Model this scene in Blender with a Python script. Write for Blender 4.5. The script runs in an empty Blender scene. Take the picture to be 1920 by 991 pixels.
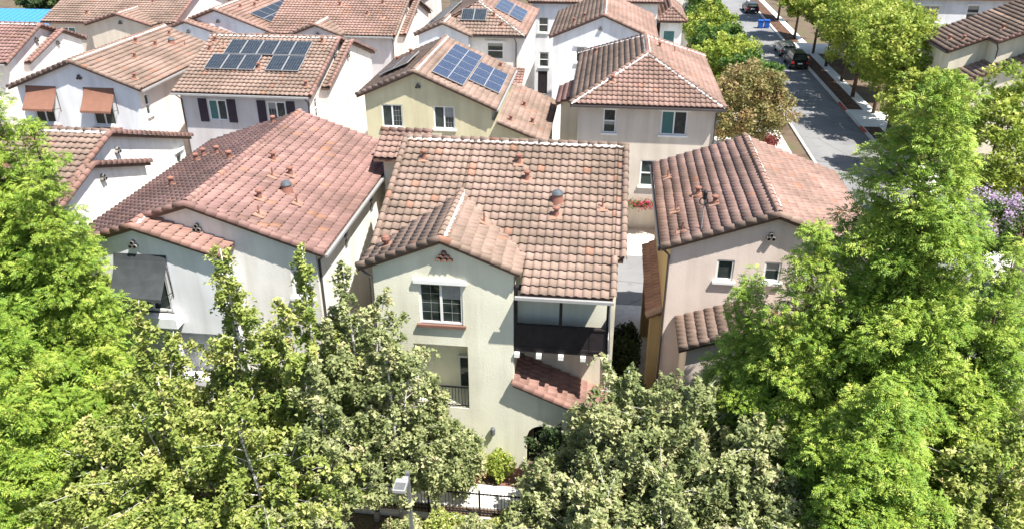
import bpy, bmesh, math, random
import numpy as np
from mathutils import Matrix, Vector
random.seed(7); RNG = np.random.default_rng(11)
SC = bpy.context.scene; COL = SC.collection
# ------------------------------------------------ camera, sky, sun, exposure
CAM_H = 20.5
cd = bpy.data.cameras.new('camera'); cam = bpy.data.objects.new('camera', cd); COL.objects.link(cam)
cam.location = (0, 0, CAM_H); cam.rotation_euler = (math.radians(90 - 26.92), 0, math.radians(6.78))
cd.sensor_width = 36; cd.lens = 36 * 1507 / 1920; cd.clip_start = .5; cd.clip_end = 3000
SC.camera = cam
SUN = Vector((.46, -.27, 1)).normalized()
w = bpy.data.worlds.new('World'); SC.world = w; w.use_nodes = True
nt = w.node_tree; sky = nt.nodes.new('ShaderNodeTexSky'); sky.sky_type = 'NISHITA'; sky.sun_disc = False
sky.sun_elevation = math.asin(SUN.z); sky.sun_rotation = math.atan2(SUN.x, SUN.y)
bg = nt.nodes['Background']; nt.links.new(sky.outputs[0], bg.inputs[0]); bg.inputs[1].default_value = .085
sl = bpy.data.lights.new('sun', 'SUN'); so = bpy.data.objects.new('sun', sl); COL.objects.link(so)
sl.energy = 5.0; sl.angle = math.radians(.5); sl.color = (1, .955, .88)
so.rotation_euler = (-SUN).to_track_quat('-Z', 'Y').to_euler(); so.location = (20, -10, 60)
SC.view_settings.view_transform = 'Standard'; SC.view_settings.look = 'None'
SC.view_settings.exposure = 1.12; SC.view_settings.gamma = 1; SC.view_settings.use_curve_mapping = False
# ------------------------------------------------ materials
def mk(name):
    m = bpy.data.materials.new(name); m.use_nodes = True
    n = m.node_tree; p = n.nodes['Principled BSDF']; p.inputs['Roughness'].default_value = .85
    p.inputs['Specular IOR Level'].default_value = .3
    return m, n, p
def noise(n, scale, detail=4, vec=None):
    t = n.nodes.new('ShaderNodeTexNoise'); t.inputs['Scale'].default_value = scale; t.inputs['Detail'].default_value = detail
    if vec is not None: n.links.new(vec, t.inputs['Vector'])
    return t
def ramp(n, fac, stops, const=False):
    r = n.nodes.new('ShaderNodeValToRGB'); n.links.new(fac, r.inputs[0])
    e = r.color_ramp.elements
    if const: r.color_ramp.interpolation = 'CONSTANT'
    while len(e) < len(stops): e.new(.5)
    for k, (p, c) in enumerate(stops): e[k].position = p; e[k].color = (*c, 1)
    return r
def mixc(n, a, b, fac, mode='MIX'):
    m = n.nodes.new('ShaderNodeMix'); m.data_type = 'RGBA'; m.blend_type = mode
    for s, v in ((m.inputs[6], a), (m.inputs[7], b), (m.inputs[0], fac)):
        if hasattr(v, 'is_linked') or hasattr(v, 'links'): n.links.new(v, s)
        elif isinstance(v, tuple): s.default_value = (*v, 1)
        else: s.default_value = v
    return m.outputs[2]
def bump(n, p, h, s, d=.02):
    b = n.nodes.new('ShaderNodeBump'); b.inputs['Strength'].default_value = s; b.inputs['Distance'].default_value = d
    n.links.new(h, b.inputs['Height']); n.links.new(b.outputs[0], p.inputs['Normal'])
def objco(n, scale=None):
    tc = n.nodes.new('ShaderNodeTexCoord')
    if not scale: return tc.outputs['Object']
    mp = n.nodes.new('ShaderNodeMapping'); mp.inputs['Scale'].default_value = scale
    n.links.new(tc.outputs['Object'], mp.inputs[0]); return mp.outputs[0]
def plain(name, c, rough=.8, metal=0, var=.12, bsc=30, bst=.15):
    m, n, p = mk(name); v = objco(n); t = noise(n, 3, 5, v)
    r = ramp(n, t.outputs[0], [(.3, tuple(x * (1 - var) for x in c)), (.7, tuple(min(1, x * (1 + var)) for x in c))])
    n.links.new(r.outputs[0], p.inputs['Base Color']); p.inputs['Roughness'].default_value = rough; p.inputs['Metallic'].default_value = metal
    if bst: t2 = noise(n, bsc, 3, v); bump(n, p, t2.outputs[0], bst)
    return m
def stucco(name, c):
    m, n, p = mk(name); v = objco(n)
    big = noise(n, .7, 5, v); r = ramp(n, big.outputs[0], [(.3, tuple(x * .90 for x in c)), (.7, tuple(min(1, x * 1.05) for x in c))])
    st = noise(n, 1.0, 4, objco(n, (2.2, 2.2, .22))); rs = ramp(n, st.outputs[0], [(.45, (1, 1, 1)), (.72, (.80, .785, .75))])
    col = mixc(n, r.outputs[0], rs.outputs[0], .7, 'MULTIPLY'); n.links.new(col, p.inputs['Base Color'])
    f = noise(n, 26, 6, v); bump(n, p, f.outputs[0], .3, .03); p.inputs['Roughness'].default_value = .95
    return m
def tilemat(name, stops, joined):
    m, n, p = mk(name)
    if joined:
        a = n.nodes.new('ShaderNodeAttribute'); a.attribute_name = 'rnd'; fac = a.outputs['Fac']
    else:
        a = n.nodes.new('ShaderNodeObjectInfo'); fac = a.outputs['Random']
    r = ramp(n, fac, stops)
    g = n.nodes.new('ShaderNodeNewGeometry'); t = noise(n, 2.2, 5, g.outputs['Position']); t2 = noise(n, 30, 4, g.outputs['Position'])
    d = ramp(n, t.outputs[0], [(.35, (.80, .79, .76)), (.65, (1.08, 1.06, 1.03))]); c = mixc(n, r.outputs[0], d.outputs[0], .8, 'MULTIPLY')
    t3 = noise(n, .45, 6, g.outputs['Position']); d3 = ramp(n, t3.outputs[0], [(.38, (.66, .67, .62)), (.6, (1.05, 1.03, 1.0))]); c = mixc(n, c, d3.outputs[0], .8, 'MULTIPLY')
    d2 = ramp(n, t2.outputs[0], [(.3, (.85, .85, .85)), (.7, (1.1, 1.1, 1.1))]); c = mixc(n, c, d2.outputs[0], .7, 'MULTIPLY')
    n.links.new(c, p.inputs['Base Color']); bump(n, p, t2.outputs[0], .25, .01); p.inputs['Roughness'].default_value = .8
    return m
def leafmat(name, stops, trans=.35):
    m = bpy.data.materials.new(name); m.use_nodes = True; n = m.node_tree; n.nodes.clear()
    o = n.nodes.new('ShaderNodeOutputMaterial'); a = n.nodes.new('ShaderNodeAttribute'); a.attribute_name = 'rnd'
    r = ramp(n, a.outputs['Fac'], stops)
    d = n.nodes.new('ShaderNodeBsdfPrincipled'); d.inputs['Roughness'].default_value = .55; d.inputs['Specular IOR Level'].default_value = .35
    t = n.nodes.new('ShaderNodeBsdfTranslucent'); mx = n.nodes.new('ShaderNodeMixShader'); mx.inputs[0].default_value = trans
    n.links.new(r.outputs[0], d.inputs['Base Color']); n.links.new(r.outputs[0], t.inputs[0])
    n.links.new(d.outputs[0], mx.inputs[1]); n.links.new(t.outputs[0], mx.inputs[2]); n.links.new(mx.outputs[0], o.inputs[0])
    return m
M = {}
M['green'] = stucco('stucco_pale_green', (.79, .775, .63)); M['cream'] = stucco('stucco_cream', (.74, .68, .54))
M['white'] = stucco('stucco_white', (.81, .785, .74)); M['bluewhite'] = stucco('stucco_cool_white', (.76, .77, .80))
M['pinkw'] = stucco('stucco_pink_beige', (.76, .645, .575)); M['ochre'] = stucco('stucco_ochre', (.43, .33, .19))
M['taupe'] = stucco('stucco_taupe', (.64, .57, .49)); M['yellow'] = stucco('stucco_yellow', (.66, .60, .40))
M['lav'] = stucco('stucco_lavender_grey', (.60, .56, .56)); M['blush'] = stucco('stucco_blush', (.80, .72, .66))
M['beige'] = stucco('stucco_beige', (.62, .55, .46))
M['trim'] = plain('white_trim', (.78, .78, .76), .5, 0, .04, 30, .05); M['deck'] = plain('roof_underlay', (.16, .10, .075), .95)
M['gutter'] = plain('grey_gutter', (.42, .42, .42), .4, .3, .06, 10, 0); M['dgutter'] = plain('dark_gutter', (.09, .08, .08), .45, .3, .06, 10, 0)
M['mortar'] = plain('white_mortar', (.56, .53, .50), .95, 0, .2, 40, .5); M['clay'] = plain('clay_vent', (.24, .115, .085), .8)
M['salmon'] = plain('salmon_tile', (.30, .175, .125), .8); M['black'] = plain('black_metal', (.018, .018, .02), .45, .2, .1, 10, 0)
M['dome'] = plain('grey_dome', (.16, .18, .19), .3, .5, .1, 10, 0); M['dwood'] = plain('dark_wood', (.028, .022, .024), .6, 0, .25, 20, .2)
M['shutter'] = plain('shutter_plum', (.045, .03, .045), .6); M['rust'] = plain('rust_fabric', (.23, .115, .08), .9, 0, .07)
M['charcoal'] = plain('charcoal_fabric', (.05, .056, .06), .9, 0, .18); M['brick'] = plain('brick_red', (.19, .10, .075), .9)
M['conc'] = plain('concrete', (.55, .53, .50), .9, 0, .1, 8, .15); M['paleconc'] = plain('pale_concrete', (.70, .69, .66), .9, 0, .06, 8, .1)
M['mulch'] = plain('mulch', (.10, .055, .035), 1, 0, .5, 25, 1.0); M['redkerb'] = plain('red_kerb', (.45, .08, .05), .7)
M['bark'] = plain('bark_brown', (.12, .085, .06), .95, 0, .35, 18, .8); M['blue'] = plain('blue_plastic', (.02, .10, .42), .5, 0, .08, 10, 0)
M['blueroof'] = plain('blue_roof', (.06, .24, .52), .6, 0, .08); M['silver'] = plain('silver_paint', (.45, .46, .47), .25, .6, .03, 5, 0)
M['carblack'] = plain('black_paint', (.015, .016, .02), .2, .2, .05, 5, 0); M['rubber'] = plain('rubber', (.02, .02, .02), .9, 0, .1, 10, 0)
M['redlamp'] = plain('red_lamp', (.4, .02, .02), .3, 0, .05, 5, 0); M['lampgrey'] = plain('lamp_grey', (.17, .18, .19), .5, .3, .06, 10, 0)
M['stone'] = plain('boulder', (.22, .205, .185), .95, 0, .35, 6, .6); M['curtain'] = plain('teal_blind', (.07, .17, .16), .35, 0, .1, 10, 0)
M['blind'] = plain('pale_blind', (.30, .30, .28), .6, 0, .08, 10, 0)
def m_glass():
    m, n, p = mk('window_glass'); v = objco(n); t = noise(n, .9, 2, v)
    r = ramp(n, t.outputs[0], [(.35, (.012, .018, .018)), (.65, (.05, .065, .06))]); n.links.new(r.outputs[0], p.inputs['Base Color'])
    p.inputs['Roughness'].default_value = .06; p.inputs['Specular IOR Level'].default_value = .6; return m
M['glass'] = m_glass()
def m_birch():
    m, n, p = mk('birch_bark'); t = noise(n, 1.0, 5, objco(n, (3, 3, 14)))
    r = ramp(n, t.outputs[0], [(.36, (.07, .06, .05)), (.48, (.52, .50, .46)), (.7, (.66, .64, .60))]); n.links.new(r.outputs[0], p.inputs['Base Color']); return m
M['birch'] = m_birch()
def m_solar(name, c1, c2, lw, lc):
    m, n, p = mk(name); uv = n.nodes.new('ShaderNodeUVMap'); sp = n.nodes.new('ShaderNodeSeparateXYZ'); n.links.new(uv.outputs[0], sp.inputs[0])
    def line(o, k):
        a = n.nodes.new('ShaderNodeMath'); a.operation = 'MULTIPLY'; a.inputs[1].default_value = k; n.links.new(o, a.inputs[0])
        b = n.nodes.new('ShaderNodeMath'); b.operation = 'FRACT'; n.links.new(a.outputs[0], b.inputs[0])
        c = n.nodes.new('ShaderNodeMath'); c.operation = 'LESS_THAN'; c.inputs[1].default_value = lw; n.links.new(b.outputs[0], c.inputs[0]); return c.outputs[0]
    mx = n.nodes.new('ShaderNodeMath'); mx.operation = 'MAXIMUM'; n.links.new(line(sp.outputs[0], 6), mx.inputs[0]); n.links.new(line(sp.outputs[1], 10), mx.inputs[1])
    t = noise(n, 4, 3, objco(n)); r = ramp(n, t.outputs[0], [(.3, c1), (.7, c2)])
    n.links.new(mixc(n, r.outputs[0], lc, mx.outputs[0]), p.inputs['Base Color']); p.inputs['Roughness'].default_value = .22; p.inputs['Specular IOR Level'].default_value = .35
    return m
M['pv'] = m_solar('solar_blue', (.012, .020, .055), (.025, .038, .085), .06, (.20, .23, .28)); M['pvg'] = m_solar('solar_slate', (.014, .020, .030), (.028, .036, .046), .07, (.13, .15, .17))
M['pvk'] = m_solar('solar_black', (.02, .023, .03), (.035, .038, .045), .02, (.09, .1, .11))
def m_asphalt():
    m, n, p = mk('asphalt'); v = objco(n); a = noise(n, .25, 6, v); b = noise(n, 60, 3, v)
    r = ramp(n, a.outputs[0], [(.3, (.15, .15, .155)), (.5, (.20, .20, .203)), (.7, (.24, .24, .24))]); d = ramp(n, b.outputs[0], [(.3, (.8, .8, .8)), (.7, (1.15, 1.15, 1.15))])
    vo = n.nodes.new('ShaderNodeTexVoronoi'); vo.feature = 'DISTANCE_TO_EDGE'; vo.inputs['Scale'].default_value = .22; n.links.new(v, vo.inputs['Vector']); cr = ramp(n, vo.outputs['Distance'], [(0, (.45, .45, .45)), (.012, (1, 1, 1))]); st = noise(n, 1.3, 3, v); sr = ramp(n, st.outputs[0], [(.6, (1, 1, 1)), (.72, (.72, .72, .72))])
    c = mixc(n, mixc(n, mixc(n, r.outputs[0], d.outputs[0], 1., 'MULTIPLY'), cr.outputs[0], .8, 'MULTIPLY'), sr.outputs[0], 1., 'MULTIPLY'); n.links.new(c, p.inputs['Base Color']); bump(n, p, b.outputs[0], .3); return m
M['asphalt'] = m_asphalt()
def m_ground():
    m, n, p = mk('earth'); v = objco(n); a = noise(n, .5, 8, v); b = noise(n, 12, 5, v)
    r = ramp(n, a.outputs[0], [(.35, (.09, .062, .042)), (.5, (.14, .10, .07)), (.68, (.10, .11, .045))]); d = ramp(n, b.outputs[0], [(.3, (.6, .6, .6)), (.7, (1.3, 1.3, 1.3))])
    n.links.new(mixc(n, r.outputs[0], d.outputs[0], 1., 'MULTIPLY'), p.inputs['Base Color']); bump(n, p, b.outputs[0], .8, .05); return m
M['earth'] = m_ground()
TS = {  # tile colour blends
 'tan': [(0, (.50, .23, .15)), (.03, (.48, .23, .16)), (.035, (.31, .215, .15)), (.35, (.40, .275, .195)), (.6, (.33, .22, .155)), (.8, (.43, .28, .215)), (1, (.40, .25, .20))],
 'maroon': [(0, (.52, .22, .14)), (.03, (.50, .22, .14)), (.035, (.34, .165, .145)), (.4, (.42, .22, .19)), (.7, (.29, .14, .13)), (.85, (.46, .26, .21)), (1, (.37, .18, .16))],
 'pink': [(0, (.52, .23, .15)), (.03, (.50, .23, .15)), (.035, (.38, .22, .165)), (.4, (.46, .26, .20)), (.7, (.38, .20, .155)), (1, (.48, .28, .215))],
 'buff': [(0, (.48, .23, .16)), (.03, (.46, .23, .16)), (.035, (.36, .235, .175)), (.5, (.43, .285, .215)), (1, (.35, .22, .165))],
 'red': [(0, (.40, .19, .14)), (.5, (.46, .24, .18)), (1, (.36, .17, .13))],
 'brown': [(0, (.30, .20, .14)), (.5, (.36, .24, .17)), (1, (.28, .18, .13))]}  # own colour of the stepped roof; painted shade on some left slopes
def _tc(c): l = .35 * c[0] + .45 * c[1] + .2 * c[2]; return tuple(.80 * (l + (x - l) * .72) * k for x, k in zip(c, (1.0, .99, 1.02)))
TS = {k: [(p, tuple(a + (b - a) * .62 for a, b in zip((.385, .245, .185) if k in ('tan', 'buff') else ((.37, .19, .155) if k in ('maroon', 'red') else ((.42, .245, .19) if k == 'pink' else c)), c))) if p > .032 else (p, c) for p, c in v] for k, v in TS.items()}
TS = {k: [(p, _tc(c) if p > .032 or k in ('red', 'brown') else (.34, .185, .135)) for p, c in v] for k, v in TS.items()}
for k, s in TS.items(): M['t_' + k] = tilemat('tile_' + k, s, False); M['j_' + k] = tilemat('tiles_' + k, s, True)
M['l_con'] = leafmat('feather_foliage', [(0, (.11, .22, .025)), (.4, (.24, .36, .045)), (.75, (.41, .49, .085)), (1, (.62, .61, .17))], .2)
M['l_bir'] = leafmat('birch_leaf', [(0, (.13, .17, .06)), (.5, (.33, .37, .15)), (.85, (.57, .57, .30)), (1, (.54, .42, .26))], .35)
M['l_bir2'] = leafmat('birch_leaf_yellowish', [(0, (.14, .21, .04)), (.5, (.34, .40, .09)), (.9, (.58, .59, .22)), (1, (.54, .42, .19))], .35)
M['l_map'] = leafmat('maple_leaf', [(0, (.13, .21, .03)), (.5, (.31, .39, .06)), (.85, (.50, .53, .11)), (1, (.62, .60, .19))], .4)
M['l_cop'] = leafmat('copper_leaf', [(0, (.13, .14, .045)), (.4, (.25, .23, .08)), (.75, (.34, .24, .11)), (1, (.42, .26, .16))], .3)
M['l_grn'] = leafmat('green_leaf', [(0, (.05, .11, .02)), (.6, (.11, .20, .035)), (1, (.20, .30, .06))], .35)
M['l_dk'] = leafmat('dark_leaf', [(0, (.03, .055, .02)), (.6, (.06, .10, .03)), (1, (.12, .16, .05))], .3)
M['l_red'] = leafmat('red_leaf', [(0, (.10, .02, .02)), (1, (.28, .05, .04))], .3); M['l_pur'] = leafmat('purple_flower', [(0, (.50, .36, .54)), (1, (.70, .55, .72))], .4)
M['l_mag'] = leafmat('magenta_flower', [(0, (.42, .03, .10)), (1, (.60, .08, .16))], .4)
# ------------------------------------------------ mesh helpers
def link(name, me, parent=None, loc=(0, 0, 0)):
    o = bpy.data.objects.new(name, me); COL.objects.link(o); o.location = loc
    if parent is not None: o.parent = parent
    return o
def tag(o, label=None, cat=None, group=None, kind=None):
    for k, v in (('label', label), ('category', cat), ('group', group), ('kind', kind)):
        if v: o[k] = v
    return o
class MB:
    def __init__(s): s.v = []; s.f = []; s.m = []; s.uv = {}
    def add(s, vs, fs, mi=0):
        b = len(s.v); s.v += [tuple(p) for p in vs]; s.f += [tuple(i + b for i in f) for f in fs]; s.m += [mi] * len(fs)
    def box(s, x0, x1, y0, y1, z0, z1, mi=0):
        s.add([(x, y, z) for z in (z0, z1) for y in (y0, y1) for x in (x0, x1)], [(0, 2, 3, 1), (4, 5, 7, 6), (0, 1, 5, 4), (2, 6, 7, 3), (0, 4, 6, 2), (1, 3, 7, 5)], mi)
    def obox(s, o, ax, lo, hi, mi=0):
        pts = []
        for z in (lo[2], hi[2]):
            for y in (lo[1], hi[1]):
                for x in (lo[0], hi[0]): pts.append(o + ax[0] * x + ax[1] * y + ax[2] * z)
        s.add(pts, [(0, 2, 3, 1), (4, 5, 7, 6), (0, 1, 5, 4), (2, 6, 7, 3), (0, 4, 6, 2), (1, 3, 7, 5)], mi)
    def slab(s, poly, d, mi=0):
        n = len(poly); lo = [Vector(p) - Vector(d) for p in poly]
        s.add([Vector(p) for p in poly] + lo, [tuple(range(n)), tuple(range(2 * n - 1, n - 1, -1))] + [(i, i + n, (i + 1) % n + n, (i + 1) % n) for i in range(n)], mi)
    def tube(s, pts, rad, seg=8, mi=0, cap=True):
        pts = [Vector(p) for p in pts]; rad = rad if isinstance(rad, (list, tuple)) else [rad] * len(pts); vs = []
        for k, p in enumerate(pts):
            t = (pts[min(k + 1, len(pts) - 1)] - pts[max(k - 1, 0)]).normalized(); a = Vector((0, 0, 1)) if abs(t.z) < .9 else Vector((1, 0, 0))
            x = t.cross(a).normalized(); y = t.cross(x)
            for j in range(seg): q = 2 * math.pi * j / seg; vs.append(p + (x * math.cos(q) + y * math.sin(q)) * rad[k])
        fs = [(k * seg + j, k * seg + (j + 1) % seg, (k + 1) * seg + (j + 1) % seg, (k + 1) * seg + j) for k in range(len(pts) - 1) for j in range(seg)]
        if cap: fs += [tuple(range(seg - 1, -1, -1)), tuple(range((len(pts) - 1) * seg, len(pts) * seg))]
        s.add(vs, fs, mi)
    def lathe(s, o, prof, seg=12, mi=0):
        o = Vector(o); vs = [(o.x + r * math.cos(2 * math.pi * j / seg), o.y + r * math.sin(2 * math.pi * j / seg), o.z + z) for r, z in prof for j in range(seg)]
        fs = [(k * seg + j, k * seg + (j + 1) % seg, (k + 1) * seg + (j + 1) % seg, (k + 1) * seg + j) for k in range(len(prof) - 1) for j in range(seg)]
        fs.append(tuple(range((len(prof) - 1) * seg, len(prof) * seg))); s.add(vs, fs, mi)
    def build(s, name, mats, parent=None, base=(0, 0, 0), smooth=False):
        me = bpy.data.meshes.new(name); b = Vector(base); me.from_pydata([(p[0] - b[0], p[1] - b[1], p[2] - b[2]) for p in s.v], [], s.f)
        for m in (mats if isinstance(mats, (list, tuple)) else [mats]): me.materials.append(M[m])
        if any(s.m): me.polygons.foreach_set('material_index', s.m)
        if smooth: me.polygons.foreach_set('use_smooth', [True] * len(s.f))
        me.validate(); me.update(); return link(name, me, parent)
def array_mesh(name, V, k, mat, rnd=None):
    """faces of k consecutive vertices"""
    n = len(V); me = bpy.data.meshes.new(name); me.vertices.add(n); me.vertices.foreach_set('co', np.ascontiguousarray(V, np.float32).ravel())
    me.loops.add(n); me.loops.foreach_set('vertex_index', np.arange(n, dtype=np.int32)); nf = n // k
    me.polygons.add(nf); me.polygons.foreach_set('loop_start', np.arange(0, n, k, dtype=np.int32)); me.polygons.foreach_set('loop_total', np.full(nf, k, np.int32))
    if rnd is not None: a = me.attributes.new('rnd', 'FLOAT', 'POINT'); a.data.foreach_set('value', np.ascontiguousarray(rnd, np.float32))
    me.materials.append(M[mat]); me.update(calc_edges=True); me.validate(); return me
def indexed_mesh(name, V, F, mat, rnd):
    me = bpy.data.meshes.new(name); me.vertices.add(len(V)); me.vertices.foreach_set('co', np.ascontiguousarray(V, np.float32).ravel())
    nf, k = F.shape; me.loops.add(nf * k); me.loops.foreach_set('vertex_index', F.ravel().astype(np.int32))
    me.polygons.add(nf); me.polygons.foreach_set('loop_start', np.arange(0, nf * k, k, dtype=np.int32)); me.polygons.foreach_set('loop_total', np.full(nf, k, np.int32))
    a = me.attributes.new('rnd', 'FLOAT', 'POINT'); a.data.foreach_set('value', np.ascontiguousarray(rnd, np.float32))
    me.materials.append(M[mat]); me.update(calc_edges=True); return me
# ------------------------------------------------ roof tiles
TW, TE, TL = .288, .37, .43
def tile_template(hi):
    if hi: pr = [(0, .004), (.018, .024), (.055, .045), (.0925, .052), (.13, .045), (.167, .024), (.19, .006), (.24, .0), (.296, .004)]
    else: pr = [(0, .004), (.035, .036), (.0925, .052), (.15, .036), (.19, .006), (.296, .003)]
    t = .064; n = len(pr); vs = []
    for v, lift in ((0, t), (TL, t * (1 - TL / TE))): vs += [(u, v, h + lift) for u, h in pr]
    vs += [(u, .004, h + t - .026) for u, h in pr]
    fs = [(i, i + 1, n + i + 1, n + i) for i in range(n - 1)] + [(2 * n + i, 2 * n + i + 1, i + 1, i) for i in range(n - 1)]
    return np.array(vs), np.array(fs)
TT = {True: tile_template(True), False: tile_template(False)}
TILE_ME = {}
def tile_mesh(col, var):
    k = (col, var)
    if k not in TILE_ME:
        V, F = TT[True]; V = V.copy(); rr = random.Random(var * 31 + 5); V[:, 2] += rr.uniform(-.004, .006); V[:, 1] += rr.uniform(-.01, .01)
        a = rr.uniform(-.018, .018); V[:, 0] += V[:, 1] * a
        me = bpy.data.meshes.new('roof_tile'); me.from_pydata(V.tolist(), [], F.tolist()); me.materials.append(M['t_' + col]); me.polygons.foreach_set('use_smooth', [True] * len(F)); me.update()
        TILE_ME[k] = me
    return TILE_ME[k]
CAP_ME = {}
def cap_geo(r0=.125, r1=.105, L=.44, skirt=.05, seg=8):
    vs = []
    for v, r, lf in ((0, r0, .02), (L, r1, -.012)):
        row = [(-r, v, -skirt + lf)] + [(-r * math.cos(math.pi * j / seg), v, r * math.sin(math.pi * j / seg) + lf) for j in range(seg + 1)] + [(r, v, -skirt + lf)]
        vs += row
    n = seg + 3; vs += [(x * .8, .004, z * .8) for x, _, z in vs[:n]]
    fs = [(i, i + 1, n + i + 1, n + i) for i in range(n - 1)] + [(2 * n + i, 2 * n + i + 1, i + 1, i) for i in range(n - 1)]
    return vs, fs
def cap_mesh(col, var):
    k = (col, var)
    if k not in CAP_ME:
        vs, fs = cap_geo(); rr = random.Random(var); vs = [(x, y + rr.uniform(-.01, .01), z + (0 if var == 0 else .006)) for x, y, z in vs]
        me = bpy.data.meshes.new('ridge_tile'); me.from_pydata(vs, [], fs); me.materials.append(M['t_' + col]); me.polygons.foreach_set('use_smooth', [True] * len(fs)); me.update(); CAP_ME[k] = me
    return CAP_ME[k]
class House:
    def __init__(s, name, label, base, cat='house', group=None):
        s.base = Vector((base[0], base[1], 0)); s.root = link(name, None, None, s.base); tag(s.root, label, cat, group)
        s.deck = {}; s.full = []; s.parts = []; s.roof = None; s.mort = []; s.capl = []; s.ventl = []
    def part(s, name, mb, mats, parent=None, smooth=False):
        return mb.build(name, mats, parent or s.root, s.base, smooth)
    # --- walls: side in F,R,B,L of box; prof = [(coord, ztop)...]; openings (c0,c1,z0,z1,opts)
    def walls(s, mat, x0, x1, y0, y1, z0, tops, openings={}, name='wall', sides='FRBL', depth=.12):
        mb = MB()
        for sd in sides:
            if sd == 'F': mp = lambda c, z, d=0: (c, y0 + d, z); a, b = x0, x1; flip = False; ax = (Vector((1, 0, 0)), Vector((0, -1, 0))); org = lambda c, z: Vector((c, y0, z))
            elif sd == 'R': mp = lambda c, z, d=0: (x1 - d, c, z); a, b = y0, y1; flip = False; ax = (Vector((0, 1, 0)), Vector((1, 0, 0))); org = lambda c, z: Vector((x1, c, z))
            elif sd == 'B': mp = lambda c, z, d=0: (c, y1 - d, z); a, b = x0, x1; flip = True; ax = (Vector((1, 0, 0)), Vector((0, 1, 0))); org = lambda c, z: Vector((c, y1, z))
            else: mp = lambda c, z, d=0: (x0 + d, c, z); a, b = y0, y1; flip = True; ax = (Vector((0, 1, 0)), Vector((-1, 0, 0))); org = lambda c, z: Vector((x0, c, z))
            pr = tops[sd] if isinstance(tops, dict) else tops
            if not isinstance(pr, list): pr = [(a, pr), (b, pr)]
            def top(c):
                for (c0, q0), (c1, q1) in zip(pr, pr[1:]):
                    if c <= c1 + 1e-6: return q0 + (q1 - q0) * (c - c0) / max(c1 - c0, 1e-6)
                return pr[-1][1]
            ops = openings.get(sd, [])
            cs = sorted({a, b} | {c for c, _ in pr if a < c < b} | {c for o in ops for c in o[:2]})
            for c0, c1 in zip(cs, cs[1:]):
                zs = sorted({z0} | {z for o in ops if o[0] <= c0 + 1e-6 and o[1] >= c1 - 1e-6 for z in o[2:4]})
                for i, za in enumerate(zs):
                    if any(o[0] <= c0 + 1e-6 and o[1] >= c1 - 1e-6 and abs(o[2] - za) < 1e-6 for o in ops): continue
                    if i + 1 < len(zs): q = [(c0, za), (c1, za), (c1, zs[i + 1]), (c0, zs[i + 1])]
                    else: q = [(c0, za), (c1, za), (c1, top(c1)), (c0, top(c0))]
                    q = [mp(*p) for p in q]; mb.add(q, [(3, 2, 1, 0) if flip else (0, 1, 2, 3)])
            for o in ops:
                d = o[4].get('depth', depth); e = [(o[0], o[2]), (o[1], o[2]), (o[1], o[3]), (o[0], o[3])]
                for p, q in zip(e, e[1:] + e[:1]): mb.add([mp(*p), mp(*q), mp(*q, d), mp(*p, d)], [(0, 3, 2, 1) if not flip else (0, 1, 2, 3)])
                if o[4].get('kind') == 'recess': mb.add([mp(*p, d) for p in e], [(3, 2, 1, 0) if flip else (0, 1, 2, 3)])
                else: s.window(org((o[0] + o[1]) / 2, o[2]), ax[0], ax[1], o[1] - o[0], o[3] - o[2], d, o[4])
        return s.part(name, mb, mat)
    def window(s, o, r, n, w, h, d, op):
        k = op.get('kind', 'slider'); up = Vector((0, 0, 1)); ax = (r, n, up); back = o - n * d
        f = MB(); fw = .07; dk = op.get('frame', 'trim')
        if k == 'door':
            b = MB(); b.obox(back, ax, (-w / 2, 0, 0), (w / 2, .05, h)); s.part('door', b, op.get('mat', 'dwood')); return
        for lo, hi in (((-w / 2, 0, 0), (-w / 2 + fw, .09, h)), ((w / 2 - fw, 0, 0), (w / 2, .09, h)), ((-w / 2 + fw, 0, 0), (w / 2 - fw, .088, fw)), ((-w / 2 + fw, 0, h - fw), (w / 2 - fw, .088, h))): f.obox(back, ax, lo, hi)
        if k == 'slider' or k == 'casement': f.obox(back, ax, (-.04, 0, fw), (.04, .08, h - fw))
        if k == 'hung': f.obox(back, ax, (-w / 2 + fw, 0, h * .5 - .03), (w / 2 - fw, .08, h * .5 + .03))
        wo = s.part('window', f, dk)
        if k == 'hung': ps = [(-w / 2 + fw, w / 2 - fw, fw, h * .5 - .03), (-w / 2 + fw, w / 2 - fw, h * .5 + .03, h - fw)]
        elif k == 'single': ps = [(-w / 2 + fw, w / 2 - fw, fw, h - fw)]
        else: ps = [(-w / 2 + fw, -.04, fw, h - fw), (.04, w / 2 - fw, fw, h - fw)]
        for i, (a, b, c, e) in enumerate(ps):
            g = MB(); g.obox(back, ax, (a, .015, c), (b, .03, e)); s.part('pane', g, 'curtain' if op.get('blind') == i else 'glass', wo)
            if op.get('blind') != i and random.random() < .45:
                q = MB(); q.obox(back, ax, (a + .005, .0305, e - (e - c) * random.uniform(.2, .6)), (b - .005, .032, e - .004)); s.part('blind', q, 'blind', wo)
            mu = op.get('mun')
            if mu and (mu[2] is None or mu[2] == i):
                q = MB()
                for j in range(1, mu[0]): x = a + (b - a) * j / mu[0]; q.obox(back, ax, (x - .006, .03, c), (x + .006, .036, e))
                for j in range(1, mu[1]): z = c + (e - c) * j / mu[1]; q.obox(back, ax, (a, .03, z - .006), (b, .0355, z + .006))
                s.part('muntin', q, 'gutter', wo)
        if op.get('sill', 1):
            q = MB(); q.obox(o, ax, (-w / 2 - .1, -.05, -.1), (w / 2 + .1, .11, 0)); s.part('sill', q, op.get('sillmat', 'trim'), wo)
        if op.get('lintel'):
            q = MB(); q.obox(o, ax, (-w / 2 - .16, -.02, h + .02), (w / 2 + .16, .1, h + .16)); s.part('lintel', q, 'trim', wo)
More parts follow.
